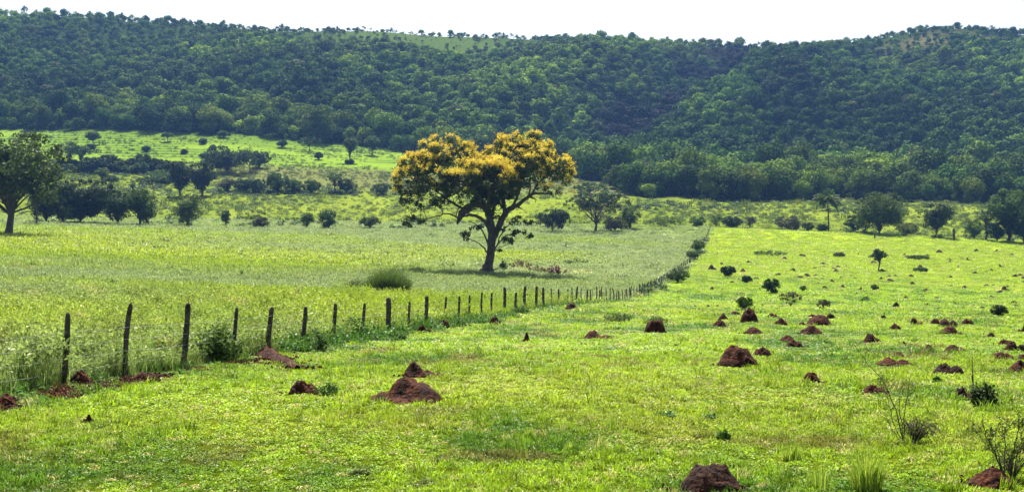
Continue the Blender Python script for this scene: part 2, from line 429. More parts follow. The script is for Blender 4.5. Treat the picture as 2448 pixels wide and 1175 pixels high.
# ------------------------------------------------------------------ ground sheet
ysr = np.concatenate([np.linspace(-150, 8, 25)[:-1], np.arange(8, 60, .35), np.arange(60, 200, 1.0), np.arange(200, 440, 1.6),
                      np.arange(440, 1220, 4.0), np.geomspace(1220, 4500, 40)])
sr = np.linspace(-1, 1, 441); sr = np.sign(sr) * np.abs(sr) ** 1.15
YY, SS = np.meshgrid(ysr, sr, indexing='ij')
XX = SS * (25 + .62 * np.maximum(YY, 0) + 60 * ss(0, -60, YY))
ZZ = H(XX, YY)
nr, nc = XX.shape
idx = np.arange(nr * nc).reshape(nr, nc)
quads = np.stack([idx[:-1, :-1], idx[:-1, 1:], idx[1:, 1:], idx[1:, :-1]], -1).reshape(-1, 4)
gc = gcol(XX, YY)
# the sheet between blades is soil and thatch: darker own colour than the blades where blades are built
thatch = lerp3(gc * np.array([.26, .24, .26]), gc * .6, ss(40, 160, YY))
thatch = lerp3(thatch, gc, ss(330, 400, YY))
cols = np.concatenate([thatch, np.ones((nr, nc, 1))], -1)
m, nt = newmat('ground_cover'); L = nt.links.new
at = N(nt, 'ShaderNodeAttribute', attribute_name='col'); ge = N(nt, 'ShaderNodeNewGeometry')
n1 = N(nt, 'ShaderNodeTexNoise'); n1.inputs['Scale'].default_value = 2.6; n1.inputs['Detail'].default_value = 9; n1.inputs['Roughness'].default_value = .7
n2 = N(nt, 'ShaderNodeTexNoise'); n2.inputs['Scale'].default_value = .35; n2.inputs['Detail'].default_value = 9; n2.inputs['Roughness'].default_value = .7
L(ge.outputs['Position'], n1.inputs['Vector']); L(ge.outputs['Position'], n2.inputs['Vector'])
r1 = N(nt, 'ShaderNodeMapRange'); r1.inputs[1].default_value = .3; r1.inputs[2].default_value = .7; r1.inputs[3].default_value = .6; r1.inputs[4].default_value = 1.3
r2 = N(nt, 'ShaderNodeMapRange'); r2.inputs[1].default_value = .3; r2.inputs[2].default_value = .7; r2.inputs[3].default_value = .7; r2.inputs[4].default_value = 1.25
L(n1.outputs[0], r1.inputs[0]); L(n2.outputs[0], r2.inputs[0])
mu = N(nt, 'ShaderNodeMath', operation='MULTIPLY'); L(r1.outputs[0], mu.inputs[0]); L(r2.outputs[0], mu.inputs[1])
vm = N(nt, 'ShaderNodeVectorMath', operation='SCALE'); L(at.outputs['Color'], vm.inputs[0]); L(mu.outputs[0], vm.inputs['Scale'])
bp = N(nt, 'ShaderNodeBump'); bp.inputs['Strength'].default_value = .7; bp.inputs['Distance'].default_value = .25; L(n1.outputs[0], bp.inputs['Height'])
pb = N(nt, 'ShaderNodeBsdfPrincipled'); pb.inputs['Roughness'].default_value = .9; pb.inputs['Specular IOR Level'].default_value = 0.0
L(vm.outputs[0], pb.inputs['Base Color']); L(bp.outputs[0], pb.inputs['Normal'])
ou = N(nt, 'ShaderNodeOutputMaterial'); L(pb.outputs[0], ou.inputs['Surface'])
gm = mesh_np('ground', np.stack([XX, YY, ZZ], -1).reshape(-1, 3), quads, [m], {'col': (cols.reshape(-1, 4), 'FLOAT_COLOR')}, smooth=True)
tag(obj('ground', gm), 'green pasture rising to wooded hills', 'ground', kind='structure')

# ------------------------------------------------------------------ scatter (one countless cover = one object)
def scatter(name, P3, rot, scl, idx, col, protos, label, cat):
    pc = bpy.data.collections.new(name + '_sources')
    for i, p in enumerate(protos):
        o = bpy.data.objects.new('%s_source_%02d' % (name, i), p); pc.objects.link(o)
    me = bpy.data.meshes.new(name); me.vertices.add(len(P3)); me.vertices.foreach_set('co', np.asarray(P3, np.float32).ravel())
    for nm, typ, v, key in (('rot', 'FLOAT_VECTOR', rot, 'vector'), ('scl', 'FLOAT_VECTOR', scl, 'vector'), ('pick', 'INT', idx, 'value'),
                            ('col', 'FLOAT_COLOR', np.concatenate([col, np.ones((len(col), 1))], 1), 'color')):
        a = me.attributes.new(nm, typ, 'POINT')
        a.data.foreach_set(key, np.asarray(v, np.int32 if typ == 'INT' else np.float32).ravel())
    o = obj(name, me); tag(o, label, cat, kind='stuff')
    g = bpy.data.node_groups.new(name, 'GeometryNodeTree')
    g.interface.new_socket('Geometry', in_out='INPUT', socket_type='NodeSocketGeometry')
    g.interface.new_socket('Geometry', in_out='OUTPUT', socket_type='NodeSocketGeometry')
    gi = g.nodes.new('NodeGroupInput'); go = g.nodes.new('NodeGroupOutput')
    mp = g.nodes.new('GeometryNodeMeshToPoints'); ip = g.nodes.new('GeometryNodeInstanceOnPoints')
    ci = g.nodes.new('GeometryNodeCollectionInfo'); ci.inputs['Collection'].default_value = pc
    ci.inputs['Separate Children'].default_value = True; ci.inputs['Reset Children'].default_value = True
    def na(n, t):
        a = g.nodes.new('GeometryNodeInputNamedAttribute'); a.data_type = t; a.inputs['Name'].default_value = n
        return [s for s in a.outputs if s.enabled and s.name == 'Attribute'][0]
    l = g.links.new
    l(gi.outputs[0], mp.inputs[0]); l(mp.outputs[0], ip.inputs['Points']); l(ci.outputs[0], ip.inputs['Instance'])
    ip.inputs['Pick Instance'].default_value = True
    l(na('pick', 'INT'), ip.inputs['Instance Index']); l(na('rot', 'FLOAT_VECTOR'), ip.inputs['Rotation']); l(na('scl', 'FLOAT_VECTOR'), ip.inputs['Scale'])
    l(ip.outputs[0], go.inputs[0])
    md = o.modifiers.new('scatter', 'NODES'); md.node_group = g
    return o

def blades(n, rad, h, w, rg, lean=.5, segs=2, hv=.4):
    """tuft of grass blades: arrays"""
    a = rg.random(n) * 6.283; r = rad * np.sqrt(rg.random(n))
    b = np.stack([np.cos(a) * r, np.sin(a) * r, np.full(n, -.01)], 1)
    hh = h * (1 - hv + 2 * hv * rg.random(n)); ww = w * (.7 + .6 * rg.random(n))
    la = rg.random(n) * 6.283; ld = np.stack([np.cos(la), np.sin(la), 0 * la], 1)
    wd = np.stack([-np.sin(la + rg.normal(size=n) * .5), np.cos(la + rg.normal(size=n) * .5), 0 * la], 1)
    ln = hh * lean * (.3 + 1.1 * rg.random(n))
    mid = b + ld * (ln * .35)[:, None] + np.array([0, 0, 1]) * (hh * .6)[:, None]
    tip = b + ld * ln[:, None] + np.array([0, 0, 1]) * (hh * (1 - .25 * (ln / hh) ** 2))[:, None]
    W = wd * ww[:, None]
    co = np.stack([b - W * .5, b + W * .5, mid - W * .5, mid + W * .5, tip], 1).reshape(-1, 3)
    k = np.arange(n)[:, None] * 5
    q = k + np.array([[0, 1, 3, 2]]); t = k + np.array([[2, 3, 4]])
    return co, q, t, np.repeat(rg.random(n), 5)
def tuft(name, n, rad, h, w, seed, lean=.5, mat='grass_i', extra=None):
    rg = np.random.default_rng(seed)
    co, q, t, r = blades(n, rad, h, w, rg, lean)
    cs, qs, ts, rs = [co], [q], [t], [r]; off = len(co); mi = [0] * (len(q))
    if extra:                                                     # seed heads: thin stalk with a drooping plume of tiny faces
        ns, hs = extra
        for _ in range(ns):
            a = rg.random() * 6.28; p = np.array([math.cos(a), math.sin(a), 0]) * rad * rg.random() ** .5
            top = p + np.array([rg.normal() * .12 * hs, rg.normal() * .12 * hs, hs * (.75 + .4 * rg.random())])
            m_ = 7; tt = rg.random(m_) * .32
            c = top[None] * (1 - tt[:, None]) + p[None] * tt[:, None] + rg.normal(size=(m_, 3)) * .03
            lc, lf, lr = leaves(c, rg.normal(size=(m_, 3)), np.full(m_, .035 * (1 + .5 * rg.random())), rg, 1, .4, .6 + .4 * rg.random(m_))
            cs.append(lc); qs.append(lf + off); rs.append(lr); off += len(lc)
            st = np.array([p + [-.003, 0, 0], p + [.003, 0, 0], top + [.002, 0, 0], top + [-.002, 0, 0]])
            cs.append(st); qs.append(np.array([[0, 1, 2, 3]]) + off); rs.append(np.full(4, .3)); off += 4
    return mesh_np(name, np.concatenate(cs), [np.concatenate(qs), np.concatenate(ts)], [M[mat]], {'rnd': (np.concatenate(rs), 'FLOAT')})
def herb(name, n, rad, h, leaf, seed, mat='grass_i'):
    rg = np.random.default_rng(seed)
    d = unit(rg.normal(size=(n, 3))); d[:, 2] = np.abs(d[:, 2])
    p = d * np.array([rad, rad, h]) * (.4 + .6 * rg.random((n, 1)))
    co, f, r = leaves(p, np.tile([0, 0, 1.], (n, 1)), leaf * (.6 + .8 * rg.random(n)), rg, .6, .6)
    return mesh_np(name, co, f, [M[mat]], {'rnd': (r, 'FLOAT')})
def band_points(y0, y1, dens, side=0, mar=5.0):
    """random points in the view wedge; density per m2; side -1 left of fence, +1 right"""
    hw = .43
    A = (hw * (y1 + y0) + 2 * mar) * (y1 - y0)
    n = int(A * dens)
    y = np.sqrt(rng.random(n) * (y1 ** 2 - y0 ** 2) + y0 ** 2)
    x = (rng.random(n) * 2 - 1) * (hw * y + mar)
    d = x - xf(y)
    if side < 0: k = d < 0
    elif side > 0: k = d >= 0
    else: k = d == d
    return x[k], y[k]
MOUNDS = []      # filled below before grass is scattered: (x, y, rx, ry)
def off_mounds(x, y, f=.8):
    k = np.ones(len(x), bool)
    for (mx, my, rx, ry) in MOUNDS:
        k &= ((x - mx) / (rx * f)) ** 2 + ((y - my) / (ry * f)) ** 2 > 1
    return k

# ------------------------------------------------------------------ red earth mounds
def mound_mesh(name, w, d, h, kind, seed, x0=0, y0=0, mat='soil', nr_=16, na_=44, ground=True):
    rg = np.random.default_rng(seed)
    r = np.linspace(0, 1, nr_) ** .85; a = np.linspace(0, 2 * np.pi, na_, endpoint=False)
    R, A = np.meshgrid(r, a, indexing='ij')
    lob = 1 + .10 * np.sin(A * 2 + rg.random() * 6) + .07 * np.sin(A * 3 + rg.random() * 6) + .05 * np.sin(A * 5 + rg.random() * 6)
    X = np.cos(A) * R * w / 2 * lob; Y = np.sin(A) * R * d / 2 * lob
    u = X / (w / 2); v = Y / (d / 2)
    def bump(cx, cy, rx, hh, p): return hh * np.clip(1 - (((u - cx) ** 2 + (v - cy) ** 2) ** .5 / rx) ** p, 0, 1)
    if kind == 'dome': z = bump(.03, 0, 1.0, 1, 2.3)
    elif kind == 'cone': z = np.maximum(bump(.15 * rg.normal(), 0, 1.0, 1, 1.6), bump(.45 * rg.normal(), -.2, .55, .55, 1.5))
    elif kind == 'tall': z = bump(0, 0, 1.02, 1, 3.6)
    elif kind == 'flat': z = np.maximum(bump(-.25, 0, .75, 1, 1.8), bump(.35, -.1, .65, .75, 1.8)) + .12 * (1 - R)
    elif kind == 'heap': z = np.maximum.reduce([bump(.0, .1, .55, 1, 2.8), bump(.32, -.05, .66, .80, 2.2), bump(-.55, 0, .45, .45, 2.2), bump(.1, 0, .97, .30, 1.8)])
    elif kind == 'left': z = np.maximum(bump(-.35, 0, .62, 1, 1.5), bump(.3, -.2, .72, .45, 1.6))
    elif kind == 'right': z = np.maximum(bump(.3, 0, .6, 1, 1.6), bump(-.35, 0, .65, .3, 1.5))
    else: z = np.maximum(bump(-.3, .1, .7, 1, 1.7), bump(.4, -.1, .6, .85, 1.6))
    nse = fbm(X * 5 / max(w, .5) + seed, Y * 5 / max(w, .5), seed % 97, 4) - .5
    fine = fbm(X * 22 + seed, Y * 22, seed % 89, 3) - .5
    edge = np.clip((1 - R) * 3, 0, 1)
    z = h * (z + nse * .55 * edge) + fine * .10 * edge
    z = np.where(R > .97, -.06, z - .02)
    if ground: z = z + H(X + x0, Y + y0) - Hs(x0, y0)
    i = np.arange(nr_ - 1)[:, None] * na_ + np.arange(na_)[None]; j = np.arange(nr_ - 1)[:, None] * na_ + (np.arange(na_)[None] + 1) % na_
    f = np.stack([i, i + na_, j + na_, j], -1).reshape(-1, 4)
    return mesh_np(name, np.stack([X, Y, z], -1).reshape(-1, 3), f, [M[mat]], smooth=True)
def mound(x0, x1, top, base, kind, label, group='termite mounds in the pasture', mat='soil', dd=.85, name='earth_mound', cat='mound', rz=0):
    pc = (x0 + x1) / 2
    X, Yf = hit(pc, base)
    w = (x1 - x0) * Yf / F * 1.1; d = w * dd; Y = Yf + d * .45; X = (pc - CX) / F * Y
    zt = (HR - top) / F * Y; h = max(zt - Hs(X, Y), .10) + .05
    me = mound_mesh(name, w * 1.04, d, h, kind, int(x0 * 3 + base), X, Y, mat)
    o = obj(name, me, loc=(X, Y, Hs(X, Y))); o.rotation_euler = (0, 0, rz)
    tag(o, label, cat, group); MOUNDS.append((X, Y, w / 2 * 1.3, d / 2 * 1.4))
    return o
ml = [
 (1716, 1810, 832, 878, 'dome', 'largest smooth red mound standing alone mid pasture'),
 (1798, 1846, 833, 855, 'dome', 'small rounded mound touching the right shoulder of the largest mid-pasture mound'),
 (1914, 1961, 895, 919, 'dome', 'lone small loaf-shaped red mound in front of the other mounds'),
 (2062, 2123, 926, 944, 'flat', 'low bright red earth patch behind the tall twiggy shrub'),
 (2092, 2116, 903, 915, 'dome', 'tiny mound behind the top twigs of the twiggy shrub'),
 (1862, 1908, 803, 820, 'cone', 'pointed red mound with a flatter one touching its front'),
 (1878, 1920, 816, 830, 'flat', 'flat crumbling mound at the foot of a pointed red mound'),
 (2060, 2112, 804, 824, 'flat', 'low brown-red mound with grass on its crest, by itself right of centre'),
 (2115, 2165, 842, 859, 'cone', 'peaked mound with a wide grassy spoil heap in front'),
 (2096, 2180, 857, 877, 'two', 'wide grassy spoil heap in front of a peaked mound'),
 (2153, 2167, 818, 829, 'cone', 'tiny dark cone right of the mound with a grassy crest'),
 (2201, 2236, 828, 841, 'cone', 'low bright red cone left of a long low mound'),
 (2254, 2312, 828, 845, 'flat', 'long low dark mound right of a bright red cone'),
 (2346, 2382, 796, 808, 'right', 'small lopsided mound below the dark round bush at right'),
 (2246, 2294, 781, 801, 'cone', 'pointed mound directly in front of the twin-topped mound'),
 (2242, 2291, 763, 784, 'two', 'twin-topped dark mound behind a pointed mound'),
 (2224, 2247, 763, 776, 'dome', 'small round mound against the left side of the twin-topped mound'),
 (2297, 2330, 765, 778, 'flat', 'low crumbled mound right of the twin-topped mound'),
 (2175, 2208, 758, 778, 'left', 'sharp small mound leaning left, left of the twin-topped mound'),
 (2123, 2153, 773, 790, 'cone', 'peaked mound alone midway between the mound clusters'),
 (2104, 2119, 754, 763, 'dome', 'very small dark knob above a lone peaked mound'),
 (2134, 2152, 721, 738, 'cone', 'thin pointed dark mound standing highest up the pasture among the clusters'),
 (2386, 2422, 813, 825, 'flat', 'flat red crust just left of the big mound at the right edge'),
 (2402, 2455, 815, 844, 'two', 'big dark mound cut by the right edge of the view'),
 (2364, 2425, 845, 862, 'flat', 'long low red heap below the big mound at the right edge'),
 (2432, 2462, 849, 863, 'dome', 'low mound piece at the right edge beside a long low heap'),
 (2411, 2470, 865, 892, 'cone', 'smooth peaked mound lowest of those cut by the right edge'),
 (2231, 2306, 872, 898, 'two', 'grassy dark heap between the spoil heap and the leafy dark plant'),
 (2281, 2336, 924, 955, 'left', 'dark earth mound beside a leafy dark plant with an upright stick'),
 (2432, 2462, 776, 794, 'right', 'dark mound at the right edge behind the big one'),
 (1771, 1811, 742, 773, 'tall', 'tall blunt red mound, straight-sided, in front of a small bush'),
 (1744, 1774, 745, 755, 'flat', 'low red mound against the left of the tall blunt mound'),
 (1703, 1740, 764, 784, 'cone', 'pointed mound left of the tall blunt mound'),
 (1718, 1742, 751, 765, 'cone', 'small pointed mound just behind another left of the tall blunt mound'),
 (1776, 1823, 782, 800, 'cone', 'wide-based pointed mound in front of the tall blunt mound'),
 (1832, 1863, 750, 761, 'flat', 'low flat mound right of the tall blunt mound'),
 (1851, 1884, 761, 778, 'cone', 'peaked mound between the tall blunt mound and the largest cluster'),
 (1910, 1964, 776, 800, 'cone', 'front peak of the largest mound cluster'),
 (1926, 1989, 757, 780, 'dome', 'broad middle mound of the largest mound cluster'),
 (1929, 1953, 752, 763, 'dome', 'rounded back mound of the largest mound cluster'),
 (1973, 1997, 750, 764, 'dome', 'dark round mound behind the right end of the largest cluster'),
 (1905, 1927, 771, 781, 'dome', 'small mound at the left of the largest mound cluster'),
 (1625, 1768, 1117, 1186, 'dome', 'big dark mound with grass over it at the bottom edge of the view'),
 (2300, 2418, 1123, 1170, 'cone', 'large red mound under the leafy shrub in the bottom right corner'),
 (2434, 2470, 1060, 1092, 'dome', 'red mound cut by the right edge behind the bottom right shrub'),
 (1543, 1589, 768, 796, 'tall', 'upright dark red mound left of the mound clusters, backed by dark weeds'),
 (1394, 1472, 790, 812, 'left', 'long low red mound with a lump at its left end'),
 (1238, 1269, 797, 819, 'right', 'small red mound like a curled lump, alone in the centre grass'),
 (1351, 1381, 725, 741, 'dome', 'red mound at the fence foot below the far half of the posts'),
 (1169, 1196, 757, 777, 'dome', 'round red mound at the fence foot, third from the left along the fence centre'),
 (1047, 1076, 765, 787, 'dome', 'red mound at the fence foot between two posts near the centre'),
 (997, 1037, 774, 799, 'left', 'slanting red mound against the foot of a thick post'),
 (964, 1056, 872, 903, 'left', 'low red mound behind the large spreading heap'),
 (882, 1057, 911, 966, 'heap', 'large spreading dark red heap in the centre foreground'),
 (692, 764, 916, 944, 'flat', 'low oval red mound beside a patch of dark herbs'),
 (164, 217, 893, 920, 'dome', 'round red mound right of the first fence post'),
 (-10, 48, 946, 972, 'flat', 'flat red mound cut by the left edge of the view'),
 (318, 378, 892, 910, 'flat', 'low turned red earth heap right of the second fence post'),
 (100, 150, 912, 926, 'flat', 'thin scrape of red earth left of the round mound by the first post'),
 (202, 228, 1003, 1016, 'flat', 'palm-sized red clod lying in the near grass'),
]
for t in ml:
    mound(t[0], t[1], t[2], t[3], t[4], t[5], mat='soil_dark' if 'dark' in t[5] and 'red' not in t[5] else 'soil')
# long ridge of dug earth slanting down from the fence
Xa, Ya = hit(583, 815 + 8); Xb, Yb = hit(712, 882)
n_ = 110; nw_ = 33; tt = np.linspace(0, 1, n_); ww = np.linspace(-1, 1, nw_)
TT, WW = np.meshgrid(tt, ww, indexing='ij')
dx, dy = Xb - Xa, Yb - Ya; Ln = math.hypot(dx, dy); px_, py_ = -dy / Ln, dx / Ln
wd = .36 * (1 - .35 * TT) * (.55 + .9 * noise(TT * 9, TT * 0 + np.sign(WW), 4))
rx = Xa + dx * TT + px_ * WW * wd; ry = Ya + dy * TT + py_ * WW * wd
rz = H(rx, ry) + (np.interp(TT, [0, .12, .5, 1], [.16, .30, .24, .06]) * (1 - np.abs(WW) ** 1.7)) * (.75 + .5 * fbm(rx * 4, ry * 4, 6, 3)) - .03
ev = np.clip((1 - np.abs(WW)) * 2.5, 0, 1); rz += (.30 * (fbm(rx * 3.2, ry * 3.2, 8, 4) - .52) + .12 * (fbm(rx * 13, ry * 13, 18, 3) - .5)) * ev; rz = np.where(np.abs(WW) > .98, H(rx, ry) - .08, rz)
cxx, cyy, czz = rx.mean(), ry.mean(), rz.mean()
ii = np.arange(n_ * nw_).reshape(n_, nw_)
o = obj('earth_bank', mesh_np('earth_bank', np.stack([rx - cxx, ry - cyy, rz - czz], -1).reshape(-1, 3),
        np.stack([ii[:-1, :-1], ii[:-1, 1:], ii[1:, 1:], ii[1:, :-1]], -1).reshape(-1, 4), [M['soil_bank']], smooth=True), loc=(cxx, cyy, czz))
tag(o, 'long narrow bank of dug red earth slanting down from the fence', 'earth bank')
for q in np.linspace(0, 1, 7): MOUNDS.append((Xa + dx * q, Ya + dy * q - .15, .62, .7))
# the many little far mounds: five shapes, copied
protoM = [mound_mesh('earth_mound', 1, .9, .42, k, 300 + i, ground=False, nr_=9, na_=18, mat='soil_dark') for i, k in enumerate(['cone', 'dome', 'cone', 'left', 'flat'])]
small = [(2014, 752, 18), (1993, 748, 16), (1930, 745, 14), (2060, 735, 14), (2243, 741, 16), (2282, 730, 14), (2348, 741, 18), (2428, 735, 18), (1702, 645, 28), (1776, 650, 18), (1809, 668, 18),
         (1912, 665, 22), (1876, 620, 16), (2011, 688, 20), (2048, 704, 16), (2165, 715, 16), (2240, 716, 22), (2306, 690, 16), (2402, 695, 26), (1990, 675, 14), (1848, 640, 14), (1950, 660, 14),
         (1635, 737, 14), (1660, 736, 14), (1693, 735, 14), (1714, 735, 16), (2003, 640, 14), (1966, 668, 12), (2105, 668, 14), (1424, 823, 18), (1620, 828, 14), (2175, 815, 12), (2210, 760, 14), (2108, 665, 14),
         (1870, 735, 16), (1958, 760, 12), (2090, 690, 14), (2140, 660, 12), (2270, 664, 16), (2330, 655, 14), (2440, 660, 16), (2200, 640, 14), (2057, 628, 12), (2392, 640, 16), (2300, 620, 12), (1810, 610, 12)]
for _ in range(95):
    r = 600 + 145 * rng.random() ** .8; xx = 1640 + (r < 660) * 40 + (2460 - 1640) * rng.random() ** .8
    small.append((xx, r, 8 + 10 * rng.random()))
for i, (px, row, w) in enumerate(small):
    X, Y = hit(px, row)
    s = w * Y / F * 1.25
    o = obj('earth_mound', protoM[i % 5], loc=(X, Y, Hs(X, Y) - .01)); o.rotation_euler = (0, 0, rng.random() * 6)
    o.scale = (s, s * .9, s * (.55 + .5 * rng.random()))
    tag(o, 'little dark red mound among the many dotted over the far pasture', 'mound', 'little far mounds in the pasture')
    MOUNDS.append((X, Y, s / 2, s / 2))

# ------------------------------------------------------------------ fence: one long thing, every post a part
post_h = {0: 1.43, 1: 1.56, 2: 1.53, 3: 1.35, 4: 1.30, 5: 1.25, 6: 1.30, 7: 1.28, 8: 1.42, 9: 1.2, 10: 1.36, 11: 1.28, 12: 1.28}
post_r = {0: .055, 1: .055, 2: .068, 3: .05, 4: .07, 5: .065, 6: .062, 7: .055, 8: .10, 9: .05, 10: .08, 11: .05, 12: .055}
tops_px = [(163, 152), (314, 300), (450, 439), (567, 557), (654, 641), (733, 721), (803, 795), (876, 869), (931, 927), (978, 974), (1023, 1019), (1069, 1066), (1099, 1096),
           (1124, 1122), (1152, 1151), (1177, 1176), (1208, 1205), (1233, 1231), (1258, 1257), (1281, 1279), (1298, 1297), (1318, 1317), (1337, 1336), (1356, 1355)]
Xs0, Ys0 = tops_px[0][1], 24.0
fence = empty('wire_fence', (xf(24.0), 24.0, Hs(xf(24.0), 24.0)))
tag(fence, 'long fence of rough dark wooden posts and wire running away between pasture and hay field', 'fence')
ex, ey, ez = fence.location
def postmesh(h, r, seed, lx=0, ly=0, k=9):
    rg = np.random.default_rng(seed)
    zs = np.array([-.35, 0, .25 * h, .5 * h, .75 * h, .93 * h, .975 * h, h])
    tap = np.array([1.1, 1.08, 1.02, 1, .96, .92, .72, .18])
    b = rg.normal(size=2) * .03 * h
    p = np.stack([lx * zs / h + b[0] * np.sin(zs / h * 3), ly * zs / h + b[1] * np.sin(zs / h * 3.3), zs], 1)
    t = Tubes(); t.add(p, r * tap, k, wob=.07, rg=rg)
    return t.mesh('post', M['timber'], smooth=False)
PT = []
def ypost(px): u = (px - CX) / F; return 13.3 / (.195 - u)
ylist = [ypost(b) for (_, b) in tops_px]
yy_ = 21.3; pre = [yy_, 18.7, 16.1]
y = ylist[-1] + 2.6
rp = random.Random(4)
while y < 389: ylist.append(y + rp.uniform(-.25, .25)); y += 2.65
near = []
for i, y in enumerate([21.2, 18.5, 15.9] + ylist):
    k = i - 3
    x = xf(y) + (rp.uniform(-.06, .06) if k > 3 else 0); z = Hs(x, y)
    h = post_h.get(k, rp.uniform(1.15, 1.5)); r = post_r.get(k, rp.choice([.04, .045, .05, .055, .07, .085]))
    lx = (tops_px[k][0] - tops_px[k][1]) / F * y if 0 <= k < len(tops_px) else rp.uniform(-.07, .09)
    PT.append((y, x, z, h, r, lx, k))
PT.sort()
vis = [p for p in PT if p[0] > 23]
far_t = Tubes(); cnt = 0
for (y, x, z, h, r, lx, k) in PT:
    if y < 23 or cnt < 97:
        obj('post', postmesh(h, r, 500 + k, lx, rp.uniform(-.05, .05)), fence, (x - ex, y - ey, z - ez)); cnt += 1
    else:
        zs = np.array([-.3, .5 * h, h - .04, h]); far_t.add(np.stack([x - ex + lx * zs, y - ey + 0 * zs, z - ez + zs], 1), [r, r, r * .9, r * .3], 6)
fo = obj('far_posts', far_t.mesh('far_posts', M['timber'], smooth=False), fence); fo['kind'] = 'stuff'
wm, nt = newmat('wire'); p = N(nt, 'ShaderNodeBsdfPrincipled'); p.inputs['Base Color'].default_value = (.55, .54, .5, 1); p.inputs['Metallic'].default_value = .6; p.inputs['Roughness'].default_value = .35
o_ = N(nt, 'ShaderNodeOutputMaterial'); nt.links.new(p.outputs[0], o_.inputs['Surface'])
for q in (.30, .55, .80, 1.05):
    t = Tubes(); pts = []
    for a, b in zip(PT[:-1], PT[1:]):
        for s_ in (0, .5):
            f_ = s_
            pts.append((a[1] * (1 - f_) + b[1] * f_ - ex + .05 + a[5] * q / a[3] * (1 - f_) + b[5] * q / b[3] * f_, a[0] * (1 - f_) + b[0] * f_ - ey,
                        (a[2] + q) * (1 - f_) + (b[2] + q) * f_ - ez - (.025 if s_ else 0)))
    t.add(pts, np.full(len(pts), 0.0032), 4, cap=False)
    obj('wire', t.mesh('wire', wm, smooth=True), fence)

# ------------------------------------------------------------------ the flowering tree
TYm = 190.0
TX, TYm = (1165 - CX) / F * TYm, TYm
TZ = Hs(TX, TYm); k_ = .3745 * TYm / F
# shift so that trunk base meets photo row 648
def Q(zx, zy, dy=0.0): return ((zx - 921) * k_, dy, (1036 - zy) * k_ + (HR - 648) / F * TYm - TZ)
mt = empty('flowering_tree', (TX, TYm, TZ))
tag(mt, 'big spreading tree covered in golden yellow blossom, alone in the hay field', 'tree')
tb = Tubes(); rgm = np.random.default_rng(21)
skel = []
def limb(pts, rads, k=8, dys=None, sub=3):
    P_ = np.array([Q(p[0], p[1], (dys[i] if dys else 0)) for i, p in enumerate(pts)]); R_ = np.array(rads) * k_
    n = len(P_); t = np.linspace(0, n - 1, (n - 1) * sub + 1)
    pp = np.stack([np.interp(t, range(n), P_[:, c]) for c in range(3)], 1); rr = np.interp(t, range(n), R_)
    if n > 2:                                                     # round the corners
        for _ in range(2): pp[1:-1] = .5 * pp[1:-1] + .25 * (pp[:-2] + pp[2:])
    pp[1:-1] += rgm.normal(size=(len(pp) - 2, 3)) * .05
    tb.add(pp, rr, k, wob=.05, rg=rgm)
    for a, r in zip(pp, rr): skel.append((a, r))
limb([(905, 1060), (917, 1036), (928, 1000), (938, 950), (944, 900), (950, 840), (955, 800)], [48, 42, 30, 27, 26, 27, 28], 12)
for a, b in ((880, 25), (965, 20), (900, -30)):
    limb([(930, 990), ((a + 925) / 2, 1022), (a, 1042)], [14, 13, 3], 6, [0, b * k_ * .5, b * k_])
limb([(952, 830), (948, 770), (940, 710), (925, 655), (895, 620), (860, 608), (820, 612), (785, 632), (758, 665), (740, 705), (730, 735)], [24, 25, 24, 21, 19, 18, 18, 20, 22, 16, 5], 10, [0, -.2, -.4, -.6, -.7, -.8, -.8, -.8, -.8, -.8, -.8])
limb([(820, 640), (790, 650), (760, 670)], [14, 20, 12], 8, [-.8, -1.0, -.9])
limb([(955, 820), (930, 760), (905, 715), (870, 690), (830, 678), (790, 680), (755, 692)], [14, 13, 12, 11, 9, 8, 4], 8, [0, -.8, -1.4, -1.6, -1.6, -1.6, -1.5])
limb([(958, 820), (985, 770), (1010, 715), (1032, 670), (1060, 638), (1100, 622), (1130, 605), (1170, 570), (1205, 545), (1250, 535), (1300, 540), (1350, 555)], [22, 22, 20, 19, 17, 14, 12, 11, 9, 7, 5, 2], 10)
limb([(1100, 622), (1125, 632), (1145, 642)], [7, 5, 3], 6)
limb([(1190, 560), (1215, 575), (1235, 572), (1228, 600)], [6, 5, 3, 1.5], 6)
limb([(1032, 670), (1028, 600), (1010, 530), (985, 460), (960, 390), (930, 310), (900, 230)], [15, 13, 11, 8, 6, 4, 2], 8, [0, .5, 1, 1, 1.5, 1.5, 2])
limb([(1075, 632), (1100, 590), (1118, 545), (1140, 490), (1160, 420), (1170, 330), (1150, 240)], [11, 9, 8, 7, 5, 4, 2], 7, [0, -.5, -1, -1.5, -2, -2, -2])
limb([(1185, 560), (1195, 500), (1190, 440), (1215, 360), (1250, 290)], [6, 5, 4, 3, 2], 6, [0, .5, 1, 1, 1])
limb([(1205, 545), (1235, 490), (1275, 440), (1330, 390), (1380, 350)], [6, 5, 4, 3, 2], 6, [0, -.8, -1.2, -1.6, -2])
limb([(1230, 480), (1300, 470), (1360, 460)], [3, 2.5, 1.5], 5, [-.8, -.5, 0])
limb([(900, 625), (885, 570), (862, 510), (830, 440), (790, 370), (740, 290), (690, 220)], [13, 11, 9, 7, 5, 4, 2], 8, [-.7, 0, .5, 1, 1.2, 1, 1])
limb([(940, 710), (925, 620), (935, 540), (925, 470), (890, 400), (860, 340)], [14, 12, 10, 8, 5, 3], 8, [-.4, -1.5, -2.5, -3.2, -4, -4.5])
limb([(775, 640), (735, 620), (700, 600), (660, 570), (600, 530), (540, 490), (480, 460)], [9, 8, 7, 6, 5, 3.5, 2], 7, [-.8, -.5, 0, .3, .3, 0, 0])
limb([(700, 600), (650, 585), (580, 580), (510, 570), (440, 560)], [5, 4, 3.5, 2.5, 1.5], 6)
